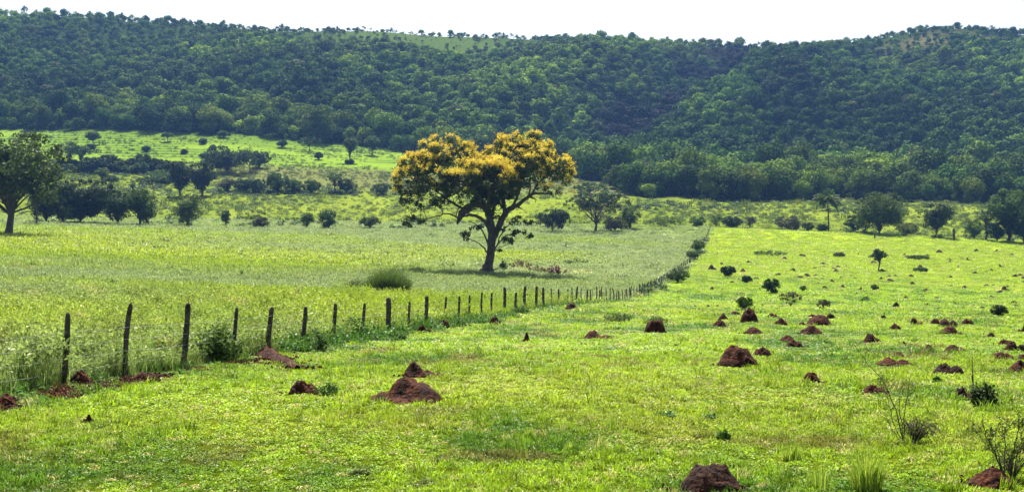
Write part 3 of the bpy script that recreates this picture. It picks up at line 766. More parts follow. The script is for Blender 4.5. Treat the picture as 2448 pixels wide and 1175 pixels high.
limb([(660, 570), (640, 500), (610, 420), (590, 340), (570, 260)], [5, 5, 4, 3, 2], 6, [.3, .8, 1.2, 1.5, 1.5])
limb([(745, 700), (720, 688), (690, 672), (640, 670), (580, 690), (520, 710), (450, 722)], [6, 5, 5, 4, 3, 2.5, 1.5], 6, [-.8, -1, -1.2, -1, -1, -1, -1])
limb([(720, 690), (735, 640), (760, 610)], [3, 4, 3], 5, [-1, -1, -.8])
limb([(925, 925), (905, 890), (885, 868), (850, 845), (800, 825), (760, 815)], [6, 5, 4, 3, 2.5, 1.5], 6, [0, -.5, -.8, -1, -1.2, -1.2])
limb([(925, 860), (900, 790), (860, 740), (800, 715)], [6, 5, 4, 2], 6, [0, -.6, -1, -1.2])
limb([(960, 910), (985, 865), (1020, 820), (1070, 795), (1120, 785), (1190, 805)], [6, 5, 4, 3, 2.5, 1.5], 6, [0, -.5, -.6, -.6, -.5, -.5])
limb([(990, 860), (1005, 800), (1050, 740), (1100, 710)], [4, 3.5, 3, 1.5], 6, [-.5, -.2, 0, 0])
limb([(965, 905), (1000, 880), (1050, 865)], [3, 2.5, 1.5], 5)
limb([(955, 700), (960, 620), (975, 540)], [10, 9, 7], 6, [0, 2, 4])
limb([(975, 540), (1040, 440), (1100, 330)], [7, 5, 3], 6, [4, 5.5, 6]); limb([(975, 540), (880, 430), (760, 340)], [7, 5, 3], 6, [4, 5.5, 6])
limb([(925, 620), (840, 520), (740, 450), (640, 420)], [8, 6, 5, 3], 6, [-1.5, -3.5, -5, -6])
limb([(935, 540), (1010, 450), (1080, 400)], [8, 5, 3], 6, [-2.5, -4.5, -6])
SK = np.array([a for a, r in skel]); SR = np.array([r for a, r in skel])
# crown made of umbrella shells (centre zx, zy, radius x, radius z, depth radius m, centre y offset, lower limit zy)
shells = [((645, 500), 310, 345, 8.2, .6, 520, 150), ((1145, 500), 322, 380, 8.6, .6, 480, 175), ((880, 520), 250, 185, 4.4, -5.4, 565, 70),
          ((520, 480), 195, 215, 5.6, -2.2, 585, 48), ((1270, 450), 190, 220, 5.5, -1.4, 480, 50), ((900, 480), 230, 180, 6, 2.5, 520, 40)]
clL, clF = [], []
for (c, rx_, rz_, ry_, oy, lim, n) in shells:
    got = 0
    while got < n:
        d = unit(rgm.normal(size=3)); d[2] = abs(d[2]) * 1.0 - .12
        rr = 1 - .22 * rgm.random() ** 1.6
        zx = c[0] + d[0] * rx_ * rr; zy = c[1] - d[2] * rz_ * rr
        if zy > lim: continue
        lum = noise(zx * .014, zy * .014 + d[1] * 3, 5)
        if lum < .34: continue
        p = Q(zx, zy, oy + d[1] * ry_ * rr); got += 1
        r = .55 + .55 * rgm.random()
        clL.append((*p, r, .75))
        clF.append((p, d, r, rr))
for zx, zy, s, n, yo in ((900, 470, 90, 40, -1.5), (990, 560, 100, 42, -.5), (850, 560, 90, 26, 0), (760, 450, 90, 20, 0), (1230, 380, 100, 20, 0), (620, 370, 100, 20, 0), (1120, 340, 120, 20, 0), (1090, 460, 90, 14, .5), (640, 510, 110, 16, -.5), (500, 530, 90, 14, -1), (1020, 420, 120, 16, 2), (960, 640, 60, 8, .5)):
    for _ in range(n): clL.append((*Q(zx + rgm.normal() * s * .6, zy + rgm.normal() * s * .4, yo + rgm.normal() * 1.6), .45 + .4 * rgm.random(), .8))
low = [(790, 795, 45, 10), (850, 770, 40, 6), (1130, 790, 55, 12), (1190, 812, 20, 4), (1060, 840, 40, 7), (1110, 710, 40, 6), (1180, 720, 25, 3), (1010, 900, 16, 3), (440, 700, 45, 10), (400, 725, 25, 6), (520, 715, 30, 4), (435, 750, 8, 2),
       (395, 590, 40, 12), (420, 540, 60, 14), (480, 610, 60, 9), (600, 600, 50, 9), (360, 500, 25, 6), (1010, 770, 40, 5), (1330, 540, 55, 7), (1270, 500, 40, 4), (1015, 1000, 10, 3), (690, 540, 60, 6)]
for zx, zy, s, n in low:
    for _ in range(int(n * 1.6)): clL.append((*Q(zx + rgm.normal() * s * .55, zy + rgm.normal() * s * .3, -1 + rgm.normal() * .8), .22 + .26 * rgm.random(), .8))
co, f, r = clump_leaves(clL, .17, rgm, 1.35, jit=.8, fill=.15)
co2 = co
crown = mesh_np('crown', co2, f, [M['main_leaf']], {'rnd': (r, 'FLOAT')})
obj('crown', crown, mt)
# twigs from the nearest limb to the foliage clumps
for (x, y, z, r_, _) in clL[::2]:
    p = np.array([x, y, z]); dd_ = np.linalg.norm(SK - p, axis=1) + 1.5 * np.maximum(SK[:, 2] - p[2] + .3, 0)
    j = int(np.argmin(dd_))
    if dd_[j] > 9: continue
    tb.add(curve(SK[j], p, rgm, .16, 5), np.linspace(min(SR[j] * .6, .075), .018, 5), 5, cap=False)
obj('trunk', tb.mesh('trunk', M['bark']), mt)
# blossom: small upright panicles over the outer, upward side of each shell
fc, fn, fs, fr = [], [], [], []
for (p, d, r, rr) in clF:
    top = d[2]
    pr = np.clip((rr - .80) * 5, 0, 1) * np.clip(.32 + top * .95, 0, 1)
    m_ = int(12 * pr * (.4 + .8 * rgm.random()) * (noise(np.array(p[0] * .55 + 3), np.array(p[2] * .8 + p[1] * .3), 15) > .30 - .35 * top))
    for _ in range(m_):
        e = unit(rgm.normal(size=3) * .75 + d * .9 + np.array([0, 0, .55])); b = np.array(p) + e * r * (.9 + .25 * rgm.random())
        if b[2] < p[2] - .2 * r: continue
        nn = 24; q = b + rgm.normal(size=(nn, 3)) * np.array([.15, .15, .15])
        fc.append(q); fn.append(np.tile(e, (nn, 1)) + 0); fs.append(np.full(nn, .085) * (.7 + .6 * rgm.random(nn))); fr.append(np.clip(rgm.random() * .6 + .4 * rgm.random(nn), 0, 1))
for (zx, zy, sx, sz, n) in ((740, 415, 85, 14, 46), (905, 350, 70, 18, 40), (1015, 350, 60, 26, 50), (1060, 395, 25, 16, 20), (835, 405, 30, 12, 12), (345, 415, 10, 10, 5), (345, 515, 18, 8, 8), (470, 565, 40, 8, 6), (1350, 485, 50, 10, 12), (1270, 490, 30, 10, 6), (1470, 530, 18, 5, 4), (1440, 440, 22, 20, 14)):
    for _ in range(n):
        t = rgm.normal(); b = np.array(Q(zx + t * sx * .6, zy + t * sz * (.5 if zx > 1000 else .2) + rgm.normal() * sz * .5, (-8.2 if 700 < zx < 1080 else -2) + rgm.normal() * .5))
        nn = 22; q = b + rgm.normal(size=(nn, 3)) * np.array([.15, .15, .18])
        fc.append(q); fn.append(np.tile([0, -.3, 1.], (nn, 1))); fs.append(np.full(nn, .085)); fr.append(np.clip(.2 + rgm.random() * .6 + .2 * rgm.random(nn), 0, 1))
fc = np.concatenate(fc); fn = np.concatenate(fn); fs = np.concatenate(fs); fr = np.concatenate(fr)
co, f, r = leaves(fc, fn, fs * .95, rgm, 1.0, .75, fr)
obj('blossom', mesh_np('blossom', co, f, [M['flower']], {'rnd': (r, 'FLOAT')}), mt)

# ------------------------------------------------------------------ single trees and bushes (px, base row, top row, width px, style, label, ...)
T = put_tree
T('broad_tree', 25, 560, 314, 250, 'tree', 'tall full dark green tree with bare trunk, cut by the left edge', Y=250, seed=5, dens=.9, tf=.26)
T('broad_tree', 195, 527, 434, 175, 'round', 'wide dark thicket-like tree on the field edge right of the tall left tree', Y=345, leafmat='dark_leaf', dens=1.9)
T('broad_tree', 110, 520, 450, 84, 'bush', 'dark bushy tree in the gap between the tall left tree and the wide dark thicket', Y=342, leafmat='dark_leaf')
T('small_tree', 284, 526, 466, 64, 'bush', 'small dark tree with thin stems just right of the wide dark thicket', Y=340, leafmat='dark_leaf')
T('small_tree', 332, 525, 456, 76, 'tree', 'small tree with separate leafy tiers on the field edge at left', Y=342, dens=.8, tf=.2)
T('bush', 350, 526, 486, 48, 'bush', 'bush at the foot of the small tree with separate leafy tiers', Y=344)
T('bush', 150, 530, 490, 60, 'bush', 'yellowish green bush at the left foot of the wide dark thicket', Y=340, leafmat='olive_leaf')
T('round_bush', 447, 525, 466, 78, 'bush', 'rounded leafy bush standing alone on the field edge at left', Y=345, leafmat='tree_leaf')
T('broad_tree', 428, 470, 388, 72, 'tree', 'left one of the twin dark trees standing side by side in the scrub', seed=77, leafmat='dark_leaf', tf=.18)
T('broad_tree', 481, 468, 392, 62, 'tree', 'right one of the twin dark trees, greyer in leaf', leafmat='dark_leaf', tf=.16)
T('broad_tree', 545, 414, 354, 108, 'round', 'big dark round tree like a dome before the bright striped field', leafmat='dark_leaf')
T('small_tree', 620, 402, 364, 44, 'bush', 'small round dark tree right of the big dark dome tree', leafmat='dark_leaf')
T('small_tree', 222, 347, 318, 28, 'tree', 'little dark tree near the top of the bright striped field at left')
T('small_tree', 400, 340, 320, 20, 'open', 'faint little tree high on the bright striped field')
T('spreading_tree', 165, 408, 344, 44, 'open', 'open-crowned tree left of the scrub line under the striped field')
T('spreading_tree', 195, 408, 352, 34, 'open', 'thinner open-crowned tree beside another left of the scrub line')
T('small_tree', 740, 361, 331, 44, 'open', 'forked dark tree with drooping tufts on the striped field', leafmat='dark_leaf')
T('small_tree', 838, 389, 334, 26, 'tall', 'narrow tree standing alone on the striped field left of the flowering tree')
T('small_tree', 889, 371, 330, 30, 'tree', 'slim-stemmed tree at the forest foot left of the flowering tree')
T('small_tree', 535, 329, 316, 22, 'bush', 'small bush against the forest foot above the big dark dome tree')
T('small_tree', 245, 442, 404, 24, 'tall', 'thin upright tree in the scrub above the wide dark thicket')
T('bush', 267, 440, 422, 24, 'bush', 'low bush beside the thin upright tree in the scrub')
T('snag', 317, 462, 432, 9, 'shrub', 'thin dead snag in the scrub above the tiered tree', cat='dead tree', dens=.4)
T('bush', 912, 466, 441, 38, 'bush', 'lone round bush in the scrub just left of the flowering tree')
T('bush', 665, 461, 416, 42, 'bush', 'tallest bush of the hedge-like row in the scrub at centre left')
T('bush', 618, 462, 430, 46, 'bush', 'dense bush left of the tallest one in the scrub row', leafmat='dark_leaf')
T('bush', 583, 460, 432, 40, 'bush', 'bush at the left end of the scrub row', leafmat='dark_leaf')
T('bush', 700, 461, 432, 34, 'bush', 'bush just right of the tallest one in the scrub row')
T('bush', 745, 462, 434, 34, 'bush', 'bush in the middle right of the scrub row')
T('spreading_tree', 800, 462, 416, 36, 'open', 'open tree with airy crown towards the right end of the scrub row')
T('bush', 828, 462, 430, 36, 'bush', 'dark bush at the right end of the scrub row', leafmat='dark_leaf')
T('bush', 545, 458, 430, 34, 'bush', 'greyish bush right of the twin dark trees', leafmat='grey_leaf')
T('bush', 612, 541, 505, 50, 'shrub', 'bush with a brownish foot on the field edge at centre left', Y=350, leafmat='olive_leaf', dens=1.4)
T('bush', 625, 542, 522, 34, 'bush', 'low brownish bush clinging to a greener one on the field edge', Y=346, leafmat='grey_leaf')
T('bush', 785, 535, 504, 44, 'bush', 'grey-green bush on the field edge halfway to the flowering tree', Y=352)
T('bush', 735, 532, 512, 28, 'bush', 'small olive bush left of the grey-green bush on the field edge', Y=356, leafmat='olive_leaf')
T('bush', 540, 525, 506, 18, 'bush', 'tiny dark bush on the field edge right of the rounded leafy bush', Y=356)
T('bush', 885, 538, 520, 44, 'bush', 'low wide bush on the field edge left of the flowering tree', Y=360)
T('bush', 1322, 550, 503, 74, 'bush', 'sprawling bush on the field edge right of the flowering trunk', Y=365, leafmat='dark_leaf')
T('spreading_tree', 1424, 547, 466, 150, 'open', 'broad umbrella-crowned tree with short forked trunk on the field edge', Y=370, seed=31, dens=1.5, tf=.22, leafmat='dark_leaf')
T('bush', 1470, 549, 520, 44, 'bush', 'pale low bush at the right foot of the umbrella-crowned tree', Y=368, leafmat='grey_leaf')
T('bush', 1506, 545, 498, 46, 'bush', 'dark rounded bush right of the umbrella-crowned tree', Y=378)
T('bush', 1592, 545, 520, 68, 'bush', 'low spreading bush on the field edge left of the fence end', Y=388, leafmat='olive_leaf')
T('bush', 1667, 543, 520, 34, 'bush', 'round bush close to the far end of the fence on its left', Y=394)
T('bush', 1712, 545, 515, 26, 'shrub', 'scrubby upright bush at the far end of the fence', Y=396, leafmat='olive_leaf', dens=1.5)
T('bush', 1750, 547, 520, 42, 'round', 'dense dark round bush just right of the fence end', Y=398, leafmat='dark_leaf')
T('bush', 1792, 546, 521, 20, 'shrub', 'narrow grey bush right of the dense round one', Y=402, leafmat='grey_leaf', dens=1.4)
T('bush', 1886, 549, 519, 66, 'bush', 'wide dull bush on the pasture edge left of the palm', Y=400, leafmat='grey_leaf', dens=1.2)
T('bush', 1932, 551, 534, 24, 'bush', 'small bush between the wide dull bush and the palm', Y=400)
T('bush', 1966, 552, 538, 22, 'bush', 'very small dark bush at the left foot of the palm', Y=404)
T('broad_tree', 2106, 556, 462, 118, 'round', 'big dense round tree right of the palm', Y=395, leafmat='tree_leaf', dens=1.1)
T('bush', 2040, 553, 516, 34, 'bush', 'bush at the left side of the big dense round tree', Y=400)
T('bush', 2168, 556, 535, 40, 'bush', 'low olive bush at the right side of the big dense round tree', Y=402, leafmat='olive_leaf')
T('small_tree', 2238, 559, 491, 80, 'bush', 'single top-heavy dark tree between the dense round tree and the right-hand group', Y=390, seed=12, leafmat='dark_leaf', tf=.15)
T('broad_tree', 2415, 570, 458, 96, 'tree', 'tallest tree of the dark group at the right edge', Y=385, leafmat='tree_leaf', tf=.1, dens=1.1)
T('small_tree', 2358, 564, 508, 46, 'open', 'thin open tree left of the tallest one in the right-hand group', Y=388)
T('bush', 2330, 563, 532, 40, 'bush', 'low bush at the left end of the right-hand group', Y=392)
T('bush', 2448, 575, 520, 60, 'round', 'dark bush cut by the right edge at the foot of the tallest tree', Y=380, leafmat='dark_leaf')
T('bush', 2385, 572, 535, 50, 'bush', 'dark bush under the thin open tree in the right-hand group', Y=383, leafmat='dark_leaf')
T('broad_tree', 1474, 452, 415, 48, 'round', 'dark rounded tree on the dry grass at the left end of the right-hand wood')
T('bush', 1440, 490, 462, 26, 'bush', 'olive bush behind the umbrella-crowned tree', leafmat='olive_leaf')
T('bush', 1410, 462, 440, 60, 'bush', 'spreading bush low behind the right side of the flowering tree')
# bushes in the pasture
T('sapling', 2102, 648, 597, 27, 'tall', 'slender dark sapling alone in the middle of the far pasture', cat='young tree', leafmat='dark_leaf', tf=.42)
T('pasture_bush', 1740, 663, 636, 30, 'bush', 'dark bush right of the far fence, uppermost left in the pasture', leafmat='dark_leaf', cat='bush')
T('pasture_bush', 1845, 703, 667, 38, 'bush', 'largest dark bush of the upper pasture, leaning left', leafmat='dark_leaf', cat='bush')
T('pasture_bush', 1785, 678, 661, 20, 'bush', 'small dark bush between two larger ones in the upper pasture', leafmat='dark_leaf', cat='bush')
T('pasture_bush', 1920, 697, 683, 13, 'shrub', 'tiny spiky bush right of the largest upper pasture bush', cat='bush')
T('pasture_bush', 1780, 744, 711, 36, 'bush', 'bush right behind the tall blunt mound', leafmat='tree_leaf', cat='bush')
T('pasture_bush', 1890, 735, 698, 50, 'shrub', 'loose brownish bush between the mound clusters and the upper pasture', leafmat='grey_leaf', dens=2.0, cat='bush')
T('pasture_bush', 1968, 742, 716, 28, 'shrub', 'thin brownish bush above the largest mound cluster', leafmat='grey_leaf', dens=1.6, cat='bush')
T('pasture_bush', 2389, 758, 730, 34, 'bush', 'dark round bush in the pasture near the right edge', leafmat='dark_leaf', cat='bush')
T('pasture_bush', 2091, 694, 682, 12, 'shrub', 'tiny bush below the slender sapling', cat='bush')
T('pasture_bush', 2069, 720, 711, 14, 'shrub', 'tiny low bush midway between sapling and mounds', cat='bush')
T('fence_bush', 1622, 676, 648, 46, 'bush', 'bush growing against the right side of the far fence', leafmat='tree_leaf', cat='bush')
T('fence_bush', 1668, 606, 576, 26, 'bush', 'bush tangled in the fence close to its far end', leafmat='olive_leaf', cat='bush')
T('fence_bush', 1655, 622, 600, 22, 'bush', 'second bush tangled in the far fence, nearer and lower', leafmat='olive_leaf', cat='bush')
T('pasture_bush', 2006, 615, 606, 20, 'bush', 'low flat bush in the far pasture under the palm', cat='bush')
T('pasture_bush', 2200, 650, 642, 28, 'bush', 'low flat bush right of the sapling', cat='bush')
T('pasture_bush', 2195, 620, 612, 44, 'bush', 'wide flat bush in the far pasture beyond the sapling', cat='bush')
T('pasture_bush', 1840, 612, 600, 70, 'bush', 'long low weedy patch in the far pasture right of the fence', leafmat='olive_leaf', cat='bush', dens=.8)
# post stumps in the far pasture
for px, b, t_, w_, lab in ((2280, 559, 545, 6, 'short dark stump-like post at the far pasture edge near the right group'), (2091, 571, 556, 4, 'thin lone stake in the far pasture below the dense round tree')):
    X, Y = (px - CX) / F * 380, 380
    if px < 2200: X, Y = hit(px, b)
    z = Hs(X, Y); h = (HR - t_) / F * Y - z
    me = postmesh(max(h, .8), w_ / 2 / F * Y, px); o = obj('stake', me, loc=(X, Y, z)); tag(o, lab, 'post')

# ------------------------------------------------------------------ palms
def palm(px, base, top, wpx, Y, label, seed, nf=17):
    X = (px - CX) / F * Y; z = Hs(X, Y); h = (HR - top) / F * Y - z; R = wpx / 2 * Y / F
    rg = np.random.default_rng(seed); e = empty('palm_tree', (X, Y, z)); tag(e, label, 'palm')
    zc = h - R * .62; t = Tubes(); zs = np.linspace(-.3, zc, 9)
    t.add(np.stack([.12 * np.sin(zs * .5), .05 * np.sin(zs * .7), zs], 1), np.linspace(.26, .17, 9), 8, wob=.05, rg=rg)
    obj('trunk', t.mesh('trunk', M['bark']), e)
    c = np.array([.12 * math.sin(zc * .5), .05 * math.sin(zc * .7), zc])
    for i in range(nf):
        a = i * 2.399 + rg.random() * .4; el = 1.25 - 1.5 * (i / nf) + .15 * rg.normal(); L = R * 1.25 * (.85 + .3 * rg.random())
        s = np.linspace(0, 1, 12); dr = 1.0 + .3 * rg.random()
        ang = el - dr * 1.25 * s ** 1.2
        hx = np.cumsum(np.cos(ang)) * L / 12; hz = np.cumsum(np.sin(ang)) * L / 12
        p = c + np.stack([hx * math.cos(a), hx * math.sin(a), hz], 1)
        fr = Tubes().add(p, np.linspace(.035, .008, 12), 4, cap=False)
        m1 = fr.mesh('x', M['weed_leaf'])
        co = np.concatenate(fr.co); f0 = np.concatenate(fr.f); n0 = len(co)
        cs, fs_ = [co], [f0]; rn = [np.full(n0, .2)]
        side = np.array([-math.sin(a), math.cos(a), 0]); off = n0
        for q in range(2, 34):
            ss_ = q / 34 * 11; j = int(ss_); ft = ss_ - j; pp = p[j] * (1 - ft) + p[min(j + 1, 11)] * ft
            tg = unit(p[min(j + 1, 11)] - p[j])
            ll = L * .30 * math.sin(math.pi * (.12 + .86 * q / 34)) ** .6
            for sg in (-1, 1):
                d = unit(side * sg * .75 + tg * .55 + np.array([0, 0, -.45 + .2 * rg.normal()]))
                w = tg * .12
                cs.append(np.array([pp - w, pp + w, pp + d * ll * .6 + w - [0, 0, .03], pp + d * ll - [0, 0, .14 * ll]]))
                fs_.append(np.array([[0, 1, 2, 3]]) + off); off += 4; rn.append(np.full(4, rg.random()))
        obj('frond', mesh_np('frond', np.concatenate(cs), np.concatenate(fs_), [M['tree_leaf']], {'rnd': (np.concatenate(rn), 'FLOAT')}), e)
palm(1980, 550, 461, 62, 406, 'tall slim palm with a round head on the far edge of the pasture', 3, 22)
palm(87, 522, 452, 46, 325, 'small palm with drooping fronds behind the tall left tree', 9, 15)

# ------------------------------------------------------------------ weeds, shrubs and reeds
def weed(px, base, top, wpx, label, seed, style='leafy', mat='weed_leaf', name='weed', cat='weed', group=None, n=None, leaf=None):
    X, Y = hit(px, base); z = Hs(X, Y); s = Y / F; h = (base - top) * s; w = wpx * s
    rg = np.random.default_rng(seed); e = empty(name, (X, Y, z)); tag(e, label, cat, group)
    tb_ = Tubes(); P_, N_, R_ = [], [], []
    n = n or (22 if style == 'leafy' else 34)
    leaf = leaf or .045
    for i in range(n):
        a = rg.random() * 6.28; r0 = rg.random() ** .6
        b = np.array([math.cos(a) * r0 * w * .28, math.sin(a) * r0 * w * .28, -.02])
        hh = h * (1 - .5 * r0 ** 2) * (.6 + .4 * rg.random())
        tip = b + np.array([math.cos(a) * r0 * w * .24, math.sin(a) * r0 * w * .24, hh])
        p = curve(b, tip, rg, .12, 7)
        tb_.add(p, np.linspace(.008, .003, 7) * (1 if style != 'leafy' else .8), 4, cap=False)
        k = 26 if style == 'leafy' else 16
        t = rg.random(k) ** .7; j = t * 6; q = np.stack([np.interp(j, range(7), p[:, c]) for c in range(3)], 1)
        dd = rg.normal(size=(k, 3)) * (.07 if style == 'leafy' else .02) * max(.5, min(h, 1.4)); P_.append(q + dd); N_.append(unit(dd) + np.array([0, 0, .8])); R_.append(rg.random(k))
    P_ = np.concatenate(P_); N_ = np.concatenate(N_); R_ = np.concatenate(R_); P_[:, 2] = np.maximum(P_[:, 2], .01)
    co, f, r = leaves(P_, N_, leaf * (.6 + .8 * rg.random(len(P_))), rg, .5, .55 if style == 'leafy' else .2, R_)
    obj('stems', tb_.mesh('stems', M['timber'] if style == 'dry' else M['bark_pale']), e)
    obj('foliage', mesh_np('foliage', co, f, [M[mat]], {'rnd': (r, 'FLOAT')}), e)
    return e
weed(520, 866, 768, 125, 'biggest dark leafy weed clump at the fence, left of the earth bank', 1, n=90, leaf=.05)
weed(395, 872, 812, 130, 'low leafy weed clump between the second and third fence posts', 2, n=60, leaf=.05)
weed(470, 850, 790, 50, 'leafy weed clump against the right of the third fence post', 22, n=24, leaf=.05)
weed(760, 840, 785, 60, 'leafy weeds between the two posts right of the earth bank', 3, n=22)
weed(842, 815, 752, 76, 'tall leafy weeds behind the gap before the thick post', 4, n=60)
weed(12, 905, 842, 60, 'leafy weeds cut by the left edge beside the first fence post', 5, n=30)
weed(60, 900, 858, 60, 'low leafy weeds left of the first fence post', 15, n=24)
weed(245, 880, 840, 90, 'low leafy weeds between the first two fence posts', 16, n=26)
weed(272, 697, 660, 28, 'lone dark upright weed in the hay field far left', 6, n=14, leaf=.09)
weed(222, 790, 738, 18, 'thin upright weed in the hay field behind the first posts', 7, n=9, leaf=.05)
weed(258, 778, 748, 16, 'shorter thin weed beside another behind the first posts', 8, n=7, leaf=.05)
weed(792, 948, 906, 90, 'patch of dark round-leaved herbs right of the low oval mound', 9, n=24, leaf=.028)
weed(790, 640, 630, 22, 'tiny dark weed left of the flowering tree shadow', 17, n=8, leaf=.1)
weed(575, 665, 640, 18, 'faint small weed in the hay field centre left', 18, n=6, leaf=.09)
weed(375, 598, 585, 70, 'low dark weed patch far out in the yellowish hay field', 19, n=22, leaf=.16)
weed(1027, 567, 555, 26, 'small weed patch far left behind the flowering trunk', 20, n=10, leaf=.16)
weed(1245, 752, 722, 44, 'dark weeds tangled round the fence above the round mounds', 21, n=26)
weed(1120, 765, 735, 30, 'dark weeds at the fence between the two centre mounds', 24, n=14)
weed(900, 800, 760, 30, 'weeds behind the thick fence post on its left', 25, n=16)
weed(950, 812, 785, 40, 'low weeds at the right foot of the thick fence post', 26, n=18)
weed(1480, 770, 742, 70, 'dull dark weed patch in the pasture between fence and upright mound', 10, n=40, mat='olive_leaf')
weed(1570, 775, 752, 66, 'dull weeds fringing the upright dark red mound from behind', 11, n=36, mat='olive_leaf')
weed(1330, 657, 628, 62, 'red-brown dying leafy weed right of the flowering trunk', 12, mat='brown_leaf', n=32, leaf=.16)
weed(1245, 643, 618, 60, 'brownish tangled weed between the flowering trunk and the red-brown weed', 13, mat='brown_leaf', n=24, leaf=.15)
weed(1283, 652, 630, 40, 'small brown weed in the middle of the dying weeds by the trunk', 28, mat='brown_leaf', n=18, leaf=.14)
weed(1203, 647, 612, 16, 'narrow dark weed right beside the flowering trunk', 14, mat='dark_leaf', n=12, leaf=.14)
weed(1080, 640, 628, 40, 'low dark weed left of the flowering trunk', 27, mat='weed_leaf', n=16, leaf=.16)
weed(1375, 632, 618, 84, 'wide green weed patch right of the flowering tree', 29, mat='olive_leaf', n=46, leaf=.14)
weed(2408, 690, 680, 14, 'little weed far right in the upper pasture', 30, n=8, leaf=.1)
weed(1730, 1055, 1018, 30, 'dark green grass tussock in the near pasture', 31, 'dry', 'weed_leaf', name='grass_tussock', cat='grass clump', n=34)
weed(2238, 918, 900, 22, 'tiny broad-leaved plant left of the leafy dark plant', 32, n=8)
weed(860, 1136, 1120, 60, 'dark green low leaf patch near the bottom edge left of centre', 33, mat='olive_leaf', n=20, leaf=.022)
weed(1010, 1163, 1147, 70, 'dark green low leaf patch touching the bottom edge at centre', 34, mat='olive_leaf', n=22, leaf=.022)
weed(1590, 1000, 984, 60, 'small dark herb streak in the near pasture right of centre', 35, n=22, leaf=.03)
weed(1700, 1004, 990, 30, 'small dark herb right of the herb streak', 36, n=12, leaf=.03)
# reed-like clump in the hay field
def reeds(px, base, top, wpx, label, seed, n, mat, name='reed_clump', bl=.03, lf=.06):
    X, Y = hit(px, base); z = Hs(X, Y); s = Y / F; h = (base - top) * s; w = wpx * s
    rg = np.random.default_rng(seed)
    a = rg.random(n) * 6.28; r = np.sqrt(rg.random(n))
    bx, by = np.cos(a) * r * w * .42, np.sin(a) * r * w * .3
    prof = np.interp(bx / w, [-.5, -.25, -.05, .12, .3, .5], [.35, .55, .95, 1.0, .75, .45])
    hh = h * prof * (.65 + .4 * rg.random(n)); co, q, t, rn = [], [], [], []
    la = a + rg.normal(size=n) * .5; ld = np.stack([np.cos(la), np.sin(la), 0 * la], 1); ln = hh * (.12 + .3 * rg.random(n))
    wd_ = unit(np.stack([-np.sin(la), np.cos(la), 0 * la], 1) + .8 * rg.normal(size=(n, 3)) * np.array([1, 1, 0])) * bl * (.6 + .8 * rg.random(n))[:, None]
    b = np.stack([bx, by, np.full(n, -.03)], 1); mid = b + ld * (ln * .3)[:, None] + np.array([0, 0, 1]) * (hh * .6)[:, None]; tip = b + ld * ln[:, None] + np.array([0, 0, 1]) * hh[:, None]
    co = np.stack([b - wd_ * .5, b + wd_ * .5, mid - wd_ * .5, mid + wd_ * .5, tip], 1).reshape(-1, 3); k = np.arange(n)[:, None] * 5
    lc, lf, lr = leaves(np.concatenate([mid, tip, (mid + tip) / 2]) + rg.normal(size=(3 * n, 3)) * lf, rg.normal(size=(3 * n, 3)), lf * np.ones(3 * n), rg, 1, .3)
    o = obj(name, mesh_np(name, np.concatenate([co, lc]), [np.concatenate([k + np.array([[0, 1, 3, 2]]), lf + len(co)]), k + np.array([[2, 3, 4]])], [M[mat]], {'rnd': (np.concatenate([np.repeat(rg.random(n), 5), lr]), 'FLOAT')}), loc=(X, Y, z))
    tag(o, label, 'grass clump'); return o
reeds(916, 712, 640, 150, 'tall bushy green reed clump in the hay field before the flowering tree', 1, 2600, 'reed_leaf', bl=.035)
reeds(842, 708, 664, 66, 'tawny dry grass on the left flank of the tall reed clump', 2, 420, 'grey_leaf', 'dry_grass_clump')
reeds(1892, 1100, 1045, 50, 'tall yellow-green grass clump in the near right pasture', 3, 150, 'bright_blade', 'grass_clump', .009, .008)
reeds(2070, 1175, 1052, 90, 'tallest upright grass clump near the bottom right', 4, 260, 'bright_blade', 'grass_clump', .009, .008)
reeds(1360, 1078, 1048, 34, 'short upright grass clump in the near centre', 5, 80, 'bright_blade', 'grass_clump', .009, .008)
reeds(1262, 1050, 1015, 26, 'thin upright grass clump left of another in the near centre', 6, 140, 'bright_blade', 'grass_clump', .009, .008)
reeds(1960, 1175, 1080, 70, 'grass clump left of the tallest one at the bottom right', 8, 50, 'bright_blade', 'grass_clump', .009, .008)
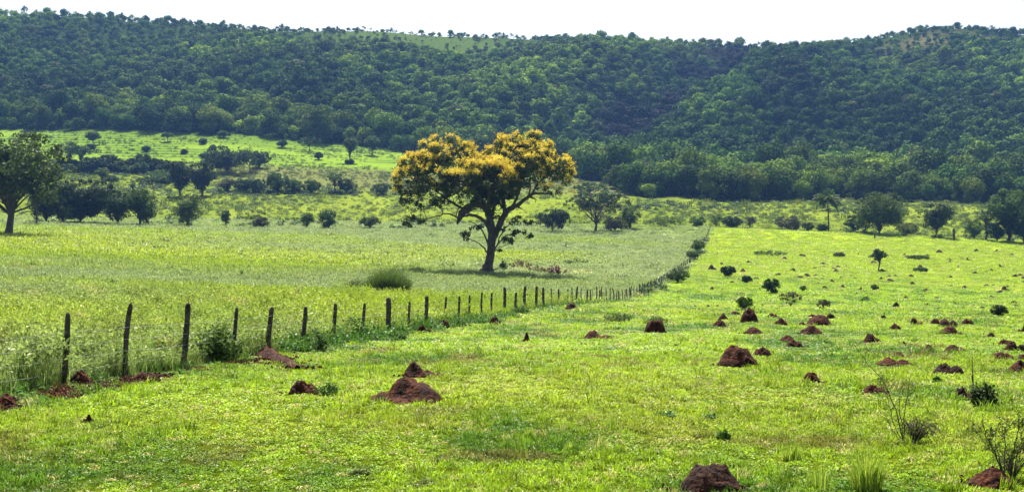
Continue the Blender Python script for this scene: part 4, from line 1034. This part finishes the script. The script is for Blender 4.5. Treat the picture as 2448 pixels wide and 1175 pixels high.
# tall thin twiggy shrubs
def twiggy(px, base, label, seed, stems, leafn, mat, name='twiggy_shrub', leaf=.02, skirt=0):
    X, Y = hit(px, base); z = Hs(X, Y); s = Y / F
    rg = np.random.default_rng(seed); e = empty(name, (X, Y, z)); tag(e, label, 'shrub')
    tb_ = Tubes(); P_ = []
    for pts, r0 in stems:
        yo = rg.normal() * .12
        p = np.array([((a - px) * s, yo * i / max(len(pts) - 1, 1), (base - b) * s) for i, (a, b) in enumerate(pts)])
        t = np.linspace(0, len(p) - 1, 16); pp = np.stack([np.interp(t, range(len(p)), p[:, c]) for c in range(3)], 1)
        pp[1:] += rg.normal(size=(15, 3)) * .006
        tb_.add(pp, np.linspace(r0, r0 * .3, 16), 5, cap=False)
        for q in range(int(3 + leafn * .14)):
            j = rg.integers(5, 15); b = pp[j]; L_ = .08 + .16 * rg.random()
            d = unit(np.array([rg.normal(), rg.normal() * .8, .5 + .6 * rg.random()])); tw = curve(b, b + d * L_, rg, .1, 4)
            tb_.add(tw, np.linspace(r0 * .35, r0 * .15, 4), 4, cap=False)
            tt_ = rg.random(leafn); P_.append(b + d * L_ * tt_[:, None] + rg.normal(size=(leafn, 3)) * .015)
    for q in range(skirt):                                        # tangle of bent twigs at the foot
        a = rg.random() * 6.28; R_ = .1 + .34 * rg.random(); b = np.array([.1, 0, 0.]); tip = np.array([.15 + math.cos(a) * R_, math.sin(a) * R_, .03 + .25 * rg.random()])
        p = curve(b, tip, rg, .25, 7); p[:, 2] = np.abs(p[:, 2] + .18 * np.sin(np.linspace(0, 3.14, 7)))
        tb_.add(p, np.linspace(.005, .002, 7), 4, cap=False); P_.append(p[rg.integers(1, 7, 8)] + rg.normal(size=(8, 3)) * .03)
    P_ = np.concatenate(P_)
    co, f, r = leaves(P_, rg.normal(size=(len(P_), 3)), leaf * (.5 + .8 * rg.random(len(P_))), rg, 1, .4)
    obj('stems', tb_.mesh('stems', M['timber']), e); obj('foliage', mesh_np('foliage', co, f, [M[mat]], {'rnd': (r, 'FLOAT')}), e)
twiggy(2170, 1064, 'tall thin half-bare twiggy shrub with tangled foot in the right foreground', 3,
       [([(2165, 1064), (2145, 985), (2128, 940), (2112, 905), (2085, 875), (2055, 832)], .010), ([(2158, 1060), (2150, 1000), (2140, 950), (2148, 900)], .008),
        ([(2162, 1062), (2160, 1000), (2168, 940), (2172, 905)], .009), ([(2155, 1050), (2135, 1010), (2125, 960), (2120, 915)], .006),
        ([(2180, 1060), (2185, 1030), (2183, 995)], .006), ([(2175, 1058), (2195, 1020), (2215, 1015), (2232, 1048)], .006), ([(2175, 1060), (2200, 1035), (2222, 1050)], .005), ([(2150, 1055), (2140, 1040), (2118, 1000), (2110, 960)], .005)], 13, 'olive_leaf', skirt=60, leaf=.019)
twiggy(2400, 1150, 'fine-leaved shrub with several leaning stems in the bottom right corner', 5,
       [([(2398, 1135), (2375, 1080), (2352, 1040), (2340, 985)], .010), ([(2400, 1135), (2405, 1080), (2412, 1030), (2420, 1000)], .008), ([(2410, 1130), (2425, 1060), (2432, 1020), (2430, 985)], .009),
        ([(2395, 1120), (2380, 1060), (2385, 1030)], .007), ([(2400, 1130), (2385, 1090), (2360, 1060), (2345, 1030)], .006), ([(2415, 1120), (2440, 1070), (2455, 1010)], .008), ([(2420, 1130), (2430, 1100), (2445, 1060)], .006)], 22, 'olive_leaf', leaf=.021, skirt=30)
weed(2352, 972, 908, 62, 'leafy dark plant beside a dark mound in the right foreground', 37, mat='dark_leaf', n=40, leaf=.035)
X, Y = hit(2325, 945)
t = Tubes().add([(0, 0, 0), (.01, 0, .2), (0, .01, .36), (.005, 0, .37), (0, 0, .55), (-.01, 0, .85)], [.008, .012, .02, .012, .006, .003], 6)
o = obj('stick', t.mesh('stick', M['timber']), loc=(X, Y, Hs(X, Y))); tag(o, 'upright dead stick with a knobbly thick middle rising from the leafy dark plant', 'stick')
X, Y = hit(884, 918)
t = Tubes().add([(0, 0, 0), (.012, 0, .12), (-.004, 0, .25), (.012, 0, .42)], [.009, .008, .007, .004], 6)
o = obj('stick', t.mesh('stick', M['bark_pale']), loc=(X, Y, Hs(X, Y))); tag(o, 'thin bare stick upright in the grass behind the large spreading heap', 'stick')

# ------------------------------------------------------------------ grass and herbs
G1 = [tuft('g', 46, .11, .068, .013, 10 + i, .8) for i in range(4)] + [herb('g', 60, .10, .05, .014, 40 + i) for i in range(2)] + [tuft('g', 30, .09, .15, .008, 50, .5)]
def gpts(y0, y1, dens, side, protos, sc, hscale=1.0, mar=5.0, pick=None, soilcut=True):
    x, y = band_points(y0, y1, dens, side, mar); k = off_mounds(x, y, .85)
    if soilcut: k &= rng.random(len(x)) > soilmask(x, y) * .93
    x, y = x[k], y[k]; n = len(x)
    pn = fbm(x * .5, y * .35, 23, 3)
    s = sc * (.7 + .6 * rng.random(n)) * (.75 + .6 * pn)
    c = gcol(x, y); va = np.interp(y, [20, 60, 120], [.75, .55, .4])[:, None]; c = c * (1 - va * .6 + va * rng.random((n, 1)))
    straw = (rng.random(n) < np.where(x > xf(y), .06, .015))[:, None]; c = np.where(straw, np.array([.42, .40, .14]) * (.8 + .3 * rng.random((n, 1))), c)
    rot = np.stack([rng.normal(size=n) * .12, rng.normal(size=n) * .12, rng.random(n) * 6.28], 1)
    scl = np.stack([s, s, s * hscale * (.7 + .6 * rng.random(n))], 1)
    idx = rng.integers(0, len(protos), n) if pick is None else pick(x, y, n)
    return np.stack([x, y, H(x, y) - .01], 1), rot, scl, idx, c
def cat_(L_): return [np.concatenate(v) for v in zip(*L_)]
def pk(x, y, n):
    dark = fbm(x * .5, y * .35, 29, 3) > .57
    return np.where(dark, rng.integers(4, 6, n), np.where(rng.random(n) < .07, 6, rng.integers(0, 4, n)))
A = [gpts(9, 20, 84, 1, G1, .85, pick=pk, mar=3), gpts(20, 34, 52, 1, G1, 1.15, .8, pick=pk, mar=3), gpts(34, 62, 24, 1, G1, 1.9, .5, pick=pk), gpts(9, 23, 30, -1, G1, 1.2, pick=pk, mar=6)]
scatter('pasture_grass', *cat_(A), G1, 'short bright green pasture grass', 'grass')
G2 = [tuft('g', 60, .45, .14, .030, 70 + i, .8) for i in range(4)] + [herb('g', 60, .4, .14, .05, 80 + i) for i in range(2)]
B = [gpts(62, 120, 3.6, 1, G2, 1.2, .55, pick=lambda x, y, n: np.where(fbm(x * .3, y * .2, 29, 3) > .58, rng.integers(4, 6, n), rng.integers(0, 4, n))),
     gpts(120, 250, 1.0, 1, G2, 2.1, .5), gpts(250, 398, .6, 1, G2, 2.9, .5)]
scatter('far_pasture_grass', *cat_(B), G2, 'far bright green pasture grass', 'grass')
# hay field: taller grass, part gone to seed
G3 = [tuft('g', 70, .28, .42, .013, 90 + i, .55) for i in range(3)] + [tuft('g', 46, .28, .38, .012, 95 + i, .5, extra=(16, .62)) for i in range(3)]
def hp(x, y, n):
    sm = seedmask(x, y); return np.where(rng.random(n) < .08 + .8 * sm, rng.integers(3, 6, n), rng.integers(0, 3, n))
Cc = [gpts(22, 45, 14, -1, G3, .9, pick=hp), gpts(45, 90, 6.5, -1, G3, 1.15, .9, pick=hp)]
scatter('hay_grass', *cat_(Cc), G3, 'tall grass of the hay field, partly in pale seed', 'grass')
G4 = [tuft('g', 80, .8, .40, .05, 110 + i, .6) for i in range(3)] + [herb('g', 90, .8, .5, .06, 115, 'seed_i')]
D = [gpts(90, 190, 1.3, -1, G4, 1.1, .9, pick=lambda x, y, n: np.where(rng.random(n) < seedmask(x, y) * .8, 3, rng.integers(0, 3, n))),
     gpts(190, 398, .5, -1, G4, 1.9, .6, pick=lambda x, y, n: np.where(rng.random(n) < seedmask(x, y) * .8, 3, rng.integers(0, 3, n)))]
scatter('far_hay_grass', *cat_(D), G4, 'far hay field grass with pale seed heads', 'grass')
# broad-leaved herbs along the fence
y = 20 + (150 - 20) * rng.random(9500) ** 1.7; x = xf(y) - .45 + rng.normal(size=len(y)) * .45 * (1 + y / 90)
k = (rng.random(len(y)) < .25 + 1.2 * (fbm(x * .3, y * .35, 201, 3) - .3)) & (rng.random(len(y)) > soilmask(x, y)) & off_mounds(x, y, .9); x, y = x[k], y[k]; n = len(x)
G5 = [herb('g', 70, .22, .26, .03, 120 + i) for i in range(3)] + [tuft('g', 40, .2, .22, .014, 125, .5)]
s = (.6 + .9 * rng.random(n)) * (1 + .5 * (y < 60))
k9 = ((x - xf(y) < -.25) & (rng.random(n) < .6)) | (y > 34) | (rng.random(n) < .06); s = s * np.where(y < 34, .68, 1)
x, y, s = x[k9], y[k9], s[k9]; n = len(x)
scatter('fence_herbs', np.stack([x, y, H(x, y)], 1), np.stack([0 * x, 0 * x, rng.random(n) * 6.28], 1), np.stack([s, s, s * (.5 + .7 * rng.random(n))], 1), rng.integers(0, 4, n),
        np.array([.06, .14, .018]) * (.6 + .7 * rng.random((n, 1))), G5, 'dark green broad-leaved herbs along the fence foot', 'herbs')
# coarse weeds over the scrub plain and in lines on the striped field
n0 = 62000
yy2 = np.sqrt(rng.random(n0) * (760 ** 2 - 398 ** 2) + 398 ** 2); xx2 = (rng.random(n0) * 2 - 1) * (.46 * yy2 + 10)
keep = (yy2 < forest_start(xx2, yy2) + 5) & (rng.random(n0) < .25 + 1.6 * (fbm(xx2 * .03, yy2 * .03, 207, 3) - .3))
stripe = np.abs(((yy2 + 5 * fbm(xx2 * .012, yy2 * .01, 77, 3)) / 8.2) % 1 - .25) < .16
infield = yy2 > 630
keep &= (~infield) | (stripe & (fbm(xx2 * .02, yy2 * .05, 79, 3) > .34)) | (rng.random(n0) < .08)
x, y = xx2[keep], yy2[keep]; n = len(x)
G6 = [herb('g', 70, .8, .6, .13, 130 + i) for i in range(3)] + [tuft('g', 40, .9, .8, .07, 134 + i, .5) for i in range(2)]
s = .6 + .8 * rng.random(n) ** 2 + (rng.random(n) < .03) * 1.2
cc = np.where(rng.random((n, 1)) < .55, gcol(x, y) * 1.0, np.array([.06, .10, .028])) * (.7 + .6 * rng.random((n, 1)))
scatter('scrub_weeds', np.stack([x, y, H(x, y)], 1), np.stack([0 * x, 0 * x, rng.random(n) * 6.28], 1), np.stack([s, s, s * (.7 + .7 * rng.random(n))], 1), rng.integers(0, 5, n), cc, G6, 'coarse weeds and low scrub on the plain', 'scrub')

# dark undergrowth strips on the plain, between the countable bushes
U = []
for (pa, pb, ra, rb, nn_) in ((500, 870, 459, 4, 260), (130, 420, 411, 5, 300), (370, 520, 436, 9, 160), (170, 420, 452, 9, 150), (0, 420, 497, 14, 110), (1380, 1500, 470, 9, 110), (1480, 2448, 492, 10, 260), (880, 1000, 455, 8, 40)):
    for _ in range(nn_):
        xx, yy = hit(pa + (pb - pa) * rng.random(), ra + rb * rng.normal(), 398)
        if noise(np.array(xx * .11), np.array(yy * .05), 400) > .38: U.append((xx, yy))
U2 = [( (px_ - CX) / F * yy_2, yy_2) for px_, yy_2 in zip(40 + 2400 * rng.random(900), 336 + 78 * rng.random(900))]
U2 = [(a, b) for a, b in U2 if b > np.interp(CX + F * a / b, [0, 600, 1500, 1720, 2448], [338, 348, 385, 398, 384]) and noise(np.array(a * .07), np.array(b * .03), 402) > .36]
ya = 125 + 262 * rng.random(520); U3 = np.stack([xf(ya) - .2 + rng.normal(size=520) * .6, ya], 1); U3 = U3[fbm(ya * .06, ya * 0, 404, 2) > .42]
nU = len(U) + len(U2); U = np.concatenate([np.array(U + U2), U3]); x, y = U[:, 0], U[:, 1]; n = len(x)
G7 = [herb('g', 150, .9, 1.0, .16, 140 + i) for i in range(4)]
s = .7 + .9 * rng.random(n); s[nU:] *= .55
scatter('undergrowth', np.stack([x, y, H(x, y) - .1], 1), np.stack([0 * x, 0 * x, rng.random(n) * 6.28], 1), np.stack([s * (1 + rng.random(n)), s, s * (.6 + .9 * rng.random(n) ** 2)], 1), rng.integers(0, 4, n),
        np.array([.035, .07, .012]) * (.6 + 1.0 * rng.random((n, 1))), G7, 'dark tangled undergrowth between the bushes on the plain', 'undergrowth')
# crumbs of red earth round the nearer mounds and under the first posts
CRUMB = [];
for (mx, my, rx_, ry_) in MOUNDS:
    if my > 90: continue
    for _ in range(int(60 * rx_ + 14)):
        a = rng.random() * 6.28; q = .62 + .55 * rng.random() ** 2; CRUMB.append((mx + math.cos(a) * rx_ * q, my + math.sin(a) * ry_ * q * .8))
for _ in range(700):
    q = rng.random(); CRUMB.append((Xa + dx * q + .32 * rng.normal(), Ya + dy * q + .32 * rng.normal()))
for _ in range(2600):
    yy = 20 + 13 * rng.random(); xx = xf(yy) + .95 + .38 * rng.normal()
    if soilmask(np.array(xx), np.array(yy)) > .35: CRUMB.append((xx, yy))
CRUMB = np.array(CRUMB); x, y = CRUMB[:, 0], CRUMB[:, 1]; n = len(x)
def clod(seed):
    rg = np.random.default_rng(seed); import bmesh
    b = bmesh.new(); bmesh.ops.create_icosphere(b, subdivisions=1, radius=1)
    for v_ in b.verts: v_.co *= .7 + .5 * rg.random()
    me = bpy.data.meshes.new('clod'); b.to_mesh(me); b.free(); me.materials.append(M['soil']); return me
s = .014 + .035 * rng.random(n) ** 2.5
scatter('earth_crumbs', np.stack([x, y, H(x, y) + .015 + .03 * rng.random(n)], 1), rng.random((n, 3)) * 6, np.stack([s, s, s * .8], 1), rng.integers(0, 3, n), np.ones((n, 3)) * .1, [clod(i) for i in range(3)], 'loose crumbs of red earth round the mounds and posts', 'loose earth')

# ------------------------------------------------------------------ the forest
def forest_proto(seed, leaf, n_cl, dens, h=9.0, w=9.5, trunk=True, openc=False, mat='forest_i'):
    rg = np.random.default_rng(seed); cl = []
    for i in range(n_cl):
        d = unit(rg.normal(size=3)); d[2] = abs(d[2]) * .9 - .12
        rr = .55 + .45 * rg.random(); cr = w * (.14 + .10 * rg.random()) * (.75 if openc else 1)
        cl.append((d[0] * (w / 2 - cr * .6) * rr, d[1] * (w / 2 - cr * .6) * rr, h * .50 + d[2] * (h * .5 - cr * .5) * rr, cr, .85))
    if not openc:
        for i in range(n_cl // 3):
            cl.append((rg.normal() * w * .22, rg.normal() * w * .22, h * (.14 + .2 * rg.random()), w * .15, .9))
    return clump_leaves(cl, leaf, rg, dens * 1.15, jit=.38, fill=.72)
def fmesh(nm, seed, leaf, n_cl, dens, mat, **kw):
    co, f, r = forest_proto(seed, leaf, n_cl, dens, **kw)
    return mesh_np(nm, co, f, [M[mat]], {'rnd': (r, 'FLOAT')})
# positions: jittered grid
sp = 7.0
gy = np.arange(500, 1260, sp * .9); P_ = []
for j, yv in enumerate(gy):
    hw = .46 * yv + 25
    xs_ = np.arange(-hw, hw, sp) + (j % 2) * sp / 2
    P_.append(np.stack([xs_, np.full(len(xs_), yv)], 1))
P_ = np.concatenate(P_); P_ += (rng.random(P_.shape) - .5) * sp * .95
x, y = P_[:, 0], P_[:, 1]
fs0 = forest_start(x, y)
pr = np.ones(len(x))
pr *= 1 - .68 * open_top(x, y) - .6 * tan_top(x, y)
pr *= 1 - .88 * clearing(x, y)
pr *= 1 - .10 * ss(950, 1120, y) - .12 * (fbm(x * .03, y * .03, 303, 3) > .55)
edge_n = fbm(x * .04, y * .04, 305, 3)
k = (y > fs0 + 1.5) & (rng.random(len(x)) < pr)
x, y = x[k], y[k]; n = len(x)
shade_purple = fold_shade_purple(x, y)
vn = fbm(x * .012, y * .008, 307, 4); vf = rng.random(n)
sz = (.58 + .85 * rng.random(n) ** 1.7) * (1.0 - .30 * ss(850, 1120, y)) * (.9 + .3 * (vn - .4))
sz *= np.interp(y, [450, 700, 800, 1150], [1.3, 1.25, 1.05, .95]) * np.where(rng.random(n) < .15, 1.3, 1.0)
sz *= 1 - .35 * open_top(x, y) - .3 * tan_top(x, y)
base = lerp3((.042, .086, .011), (.115, .175, .020), np.clip((vn - .38) * 3.2, 0, 1) * .8)
base = base * (.72 + .56 * ss(.35, .65, fbm(x * .02 + 7, y * .012, 309, 3)))[:, None]
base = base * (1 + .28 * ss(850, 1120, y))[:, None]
base = np.where((vf < .25)[:, None], base * np.array([.42, .50, .62]), base)
base = np.where((vf > .88)[:, None], base * np.array([1.75, 1.6, 1.1]), base)
spur_light = np.exp(-((CX + F * x / y - (1790 - 430 * np.clip((1120 - y) / 360, -.2, 1.2)) - 230) / 110) ** 2) * ss(780, 860, y)
base = base * (1 + .3 * spur_light * (1 - shade_purple))[:, None]  # spur beside the fold lightened: sunlit look put into the crown colour
base = lerp3(base, (.011, .009, .015), shade_purple * .94)  # fold's shade painted into the crowns as dark navy-purple, patches included
base = lerp3(base, (.12, .14, .06), open_top(x, y) * .6)
base = np.where((rng.random(n) < .012)[:, None], np.array([.085, .10, .03]), base)
hs = np.where(shade_purple > .5, .8, 1.0)
zz = H(x, y)
near_p = [(900 + i, .34, 26, 1.0) for i in range(5)]
FP = [fmesh('f', 900 + i, .36, 26, 1.0, 'forest_i') for i in range(5)] + [fmesh('f', 920 + i, .62, 18, 1.0, 'forest_i') for i in range(7)] + \
     [fmesh('f', 940 + i, .50, 14, .8, 'forest_i', openc=True) for i in range(2)]
# sky-line trees show stems: the open kind gets a trunk inside the same mass
def pick_forest(y, n):
    p = np.where(y < 660, rng.integers(0, 5, n), rng.integers(5, 12, n))
    return np.where((y > 1080) & (rng.random(n) < .5), rng.integers(12, 14, n), p)
pid = pick_forest(y, n)
vis_ = np.abs(x) < .42 * y
order = np.argsort(np.where(vis_, y / sz, 9999) + np.where(y > fs0[k] + 60, 500, 0))
ind = order[:300]; rest = np.ones(n, bool); rest[ind] = False
rot = np.stack([rng.normal(size=n) * .06, rng.normal(size=n) * .06, rng.random(n) * 6.28], 1)
scl = np.stack([sz, sz, sz * hs * (.8 + .45 * rng.random(n))], 1)
pos = np.stack([x, y, zz - .25], 1)
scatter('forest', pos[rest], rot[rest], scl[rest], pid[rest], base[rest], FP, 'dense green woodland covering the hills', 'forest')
# the three hundred nearest trees stand as objects of their own
MI = [leaf_mat('wood_leaf_%d' % i, tuple(np.array(c) * np.array([.55, .62, .5])), tuple(np.array(c) * np.array([1.55, 1.5, 1.1])), .16, .04, .8, instvar=.2)
      for i, c in enumerate([(.046, .088, .011), (.095, .150, .018), (.020, .045, .008)])]
protoC = []
for mi in range(3):
    for q in range(4):
        co, f, r = forest_proto(960 + q + mi * 7, .33, 26, 1.0)
        cm = mesh_np('crown', co, f, [MI[mi]], {'rnd': (r, 'FLOAT')})
        t = Tubes(); rg = np.random.default_rng(q + 5)
        t.add([(0, 0, -.4), (0, 0, 0), (.1, 0, 1.5), (.2, .1, 3), (.1, 0, 5)], [.26, .22, .18, .15, .06], 7, wob=.05, rg=rg)
        for a in range(5): t.add(curve((.1, 0, 2 + .3 * a), (math.cos(a * 1.3) * 2.6, math.sin(a * 1.3) * 2.6, 4.5 + .4 * a), rg, .1, 4), [.09, .07, .05, .02], 5, cap=False)
        protoC.append((cm, t.mesh('trunk', M['bark'])))
for i in ind:
    dark = 2 if vf[i] < .25 else (1 if vf[i] > .7 else 0)
    cm, tm = protoC[dark * 4 + int(rng.integers(4))]
    e = empty('forest_tree', tuple(pos[i] + np.array([0, 0, .25]))); e.rotation_euler = tuple(rot[i]); e.scale = tuple(scl[i])
    if CX + F * x[i] / y[i] > 1440: tag(e, 'bushy green tree in the front of the wood on the right side of the plain', 'tree', 'front trees of the right-hand wood')
    else: tag(e, 'dark green tree along the foot of the wooded hill behind the left fields', 'tree', 'front trees at the foot of the left hill')
    obj('trunk', tm, e); obj('crown', cm, e)
# scrub line below the striped field (left)
for i in range(34):
    px = 135 + 275 * (i + rng.random()) / 34; b = 409 + 6 * rng.random(); hh = 16 + 26 * rng.random() ** 1.4
    T('scrub_bush', px, b, b - hh, 22 + 16 * rng.random(), 'bush', 'dark scrubby bush in the hedge-like line below the striped field', cat='bush', group='bushes in the line below the striped field', leafmat='dark_leaf' if i % 3 else 'tree_leaf', seed=4000 + i)
for i in range(16):
    px = 380 + 120 * rng.random(); b = 420 + 22 * rng.random(); hh = 10 + 12 * rng.random()
    if 400 < px < 520 and b > 430: px -= 60
    T('scrub_bush', px, b, b - hh, 20 + 20 * rng.random(), 'bush', 'low grey-green bush in the scrub around the twin dark trees', cat='bush', group='low bushes near the twin trees', seed=4100 + i)
for i in range(14):
    px = 120 + 1130 * rng.random(); b = 326 + (px - 100) * .045 + 50 * rng.random() ** 1.2; hh = 6 + 9 * rng.random()
    T('field_bush', px, b, b - hh, 9 + 9 * rng.random(), 'bush', 'tiny dark bush dotted on the bright striped field', cat='bush', group='tiny bushes on the striped field', leafmat='dark_leaf', seed=4200 + i)

# ------------------------------------------------------------------ air
hb = bpy.data.meshes.new('haze')
x0, x1, y0, y1, z0, z1 = -3400., 3400., -400., 4700., -260., 262.
vs = [(a, b, c) for a in (x0, x1) for b in (y0, y1) for c in (z0, z1)]
hb.from_pydata(vs, [], [(0, 1, 3, 2), (4, 6, 7, 5), (0, 4, 5, 1), (2, 3, 7, 6), (0, 2, 6, 4), (1, 5, 7, 3)])
m, nt = newmat('haze'); v = N(nt, 'ShaderNodeVolumePrincipled'); v.inputs['Color'].default_value = (.22, .46, 1.0, 1)
v.inputs['Density'].default_value = HAZE = .00007; v.inputs['Anisotropy'].default_value = .2
o_ = N(nt, 'ShaderNodeOutputMaterial'); nt.links.new(v.outputs[0], o_.inputs['Volume']); hb.materials.append(m)
tag(obj('haze', hb), 'thin blue haze over the valley', 'haze', kind='stuff')

# ------------------------------------------------------------------ light
SUN_EL, SUN_AZ = math.radians(60), math.radians(-6)       # high, in front of the camera, slightly left
sd = Vector((math.sin(SUN_AZ) * math.cos(SUN_EL), math.cos(SUN_AZ) * math.cos(SUN_EL), math.sin(SUN_EL)))
l = bpy.data.lights.new('sun', 'SUN'); l.energy = 5.0; l.angle = math.radians(.5); l.color = (1, .95, .86)
lo = bpy.data.objects.new('sun', l); C.objects.link(lo); lo.rotation_euler = (-sd).to_track_quat('-Z', 'Y').to_euler(); lo.location = (0, 0, 40)
w = bpy.data.worlds.new('World'); S.world = w; w.use_nodes = True; nt = w.node_tree
sk = nt.nodes.new('ShaderNodeTexSky'); sk.sky_type = 'NISHITA'; sk.sun_disc = False; sk.sun_elevation = SUN_EL; sk.sun_rotation = SUN_AZ
sk.air_density = 1.0; sk.dust_density = 4.0
bg = nt.nodes['Background']; nt.links.new(sk.outputs[0], bg.inputs[0]); bg.inputs[1].default_value = .076
# ------------------------------------------------------------------ camera
cd = bpy.data.cameras.new('camera'); co_ = bpy.data.objects.new('camera', cd); C.objects.link(co_); S.camera = co_
cd.sensor_width = 36; cd.lens = 36 * F / 2448; cd.shift_y = -(587.5 - HR) / 2448; cd.clip_end = 12000; cd.clip_start = .1
co_.location = (0, 0, 0); co_.rotation_euler = (math.radians(90), 0, 0)
S.view_settings.view_transform = 'Standard'; S.view_settings.look = 'None'; S.view_settings.exposure = 1.6; S.view_settings.gamma = 1
S.render.engine = 'CYCLES'
try:
    S.cycles.max_bounces = 6; S.cycles.transparent_max_bounces = 4; S.cycles.diffuse_bounces = 3; S.cycles.volume_bounces = 0
except Exception: pass
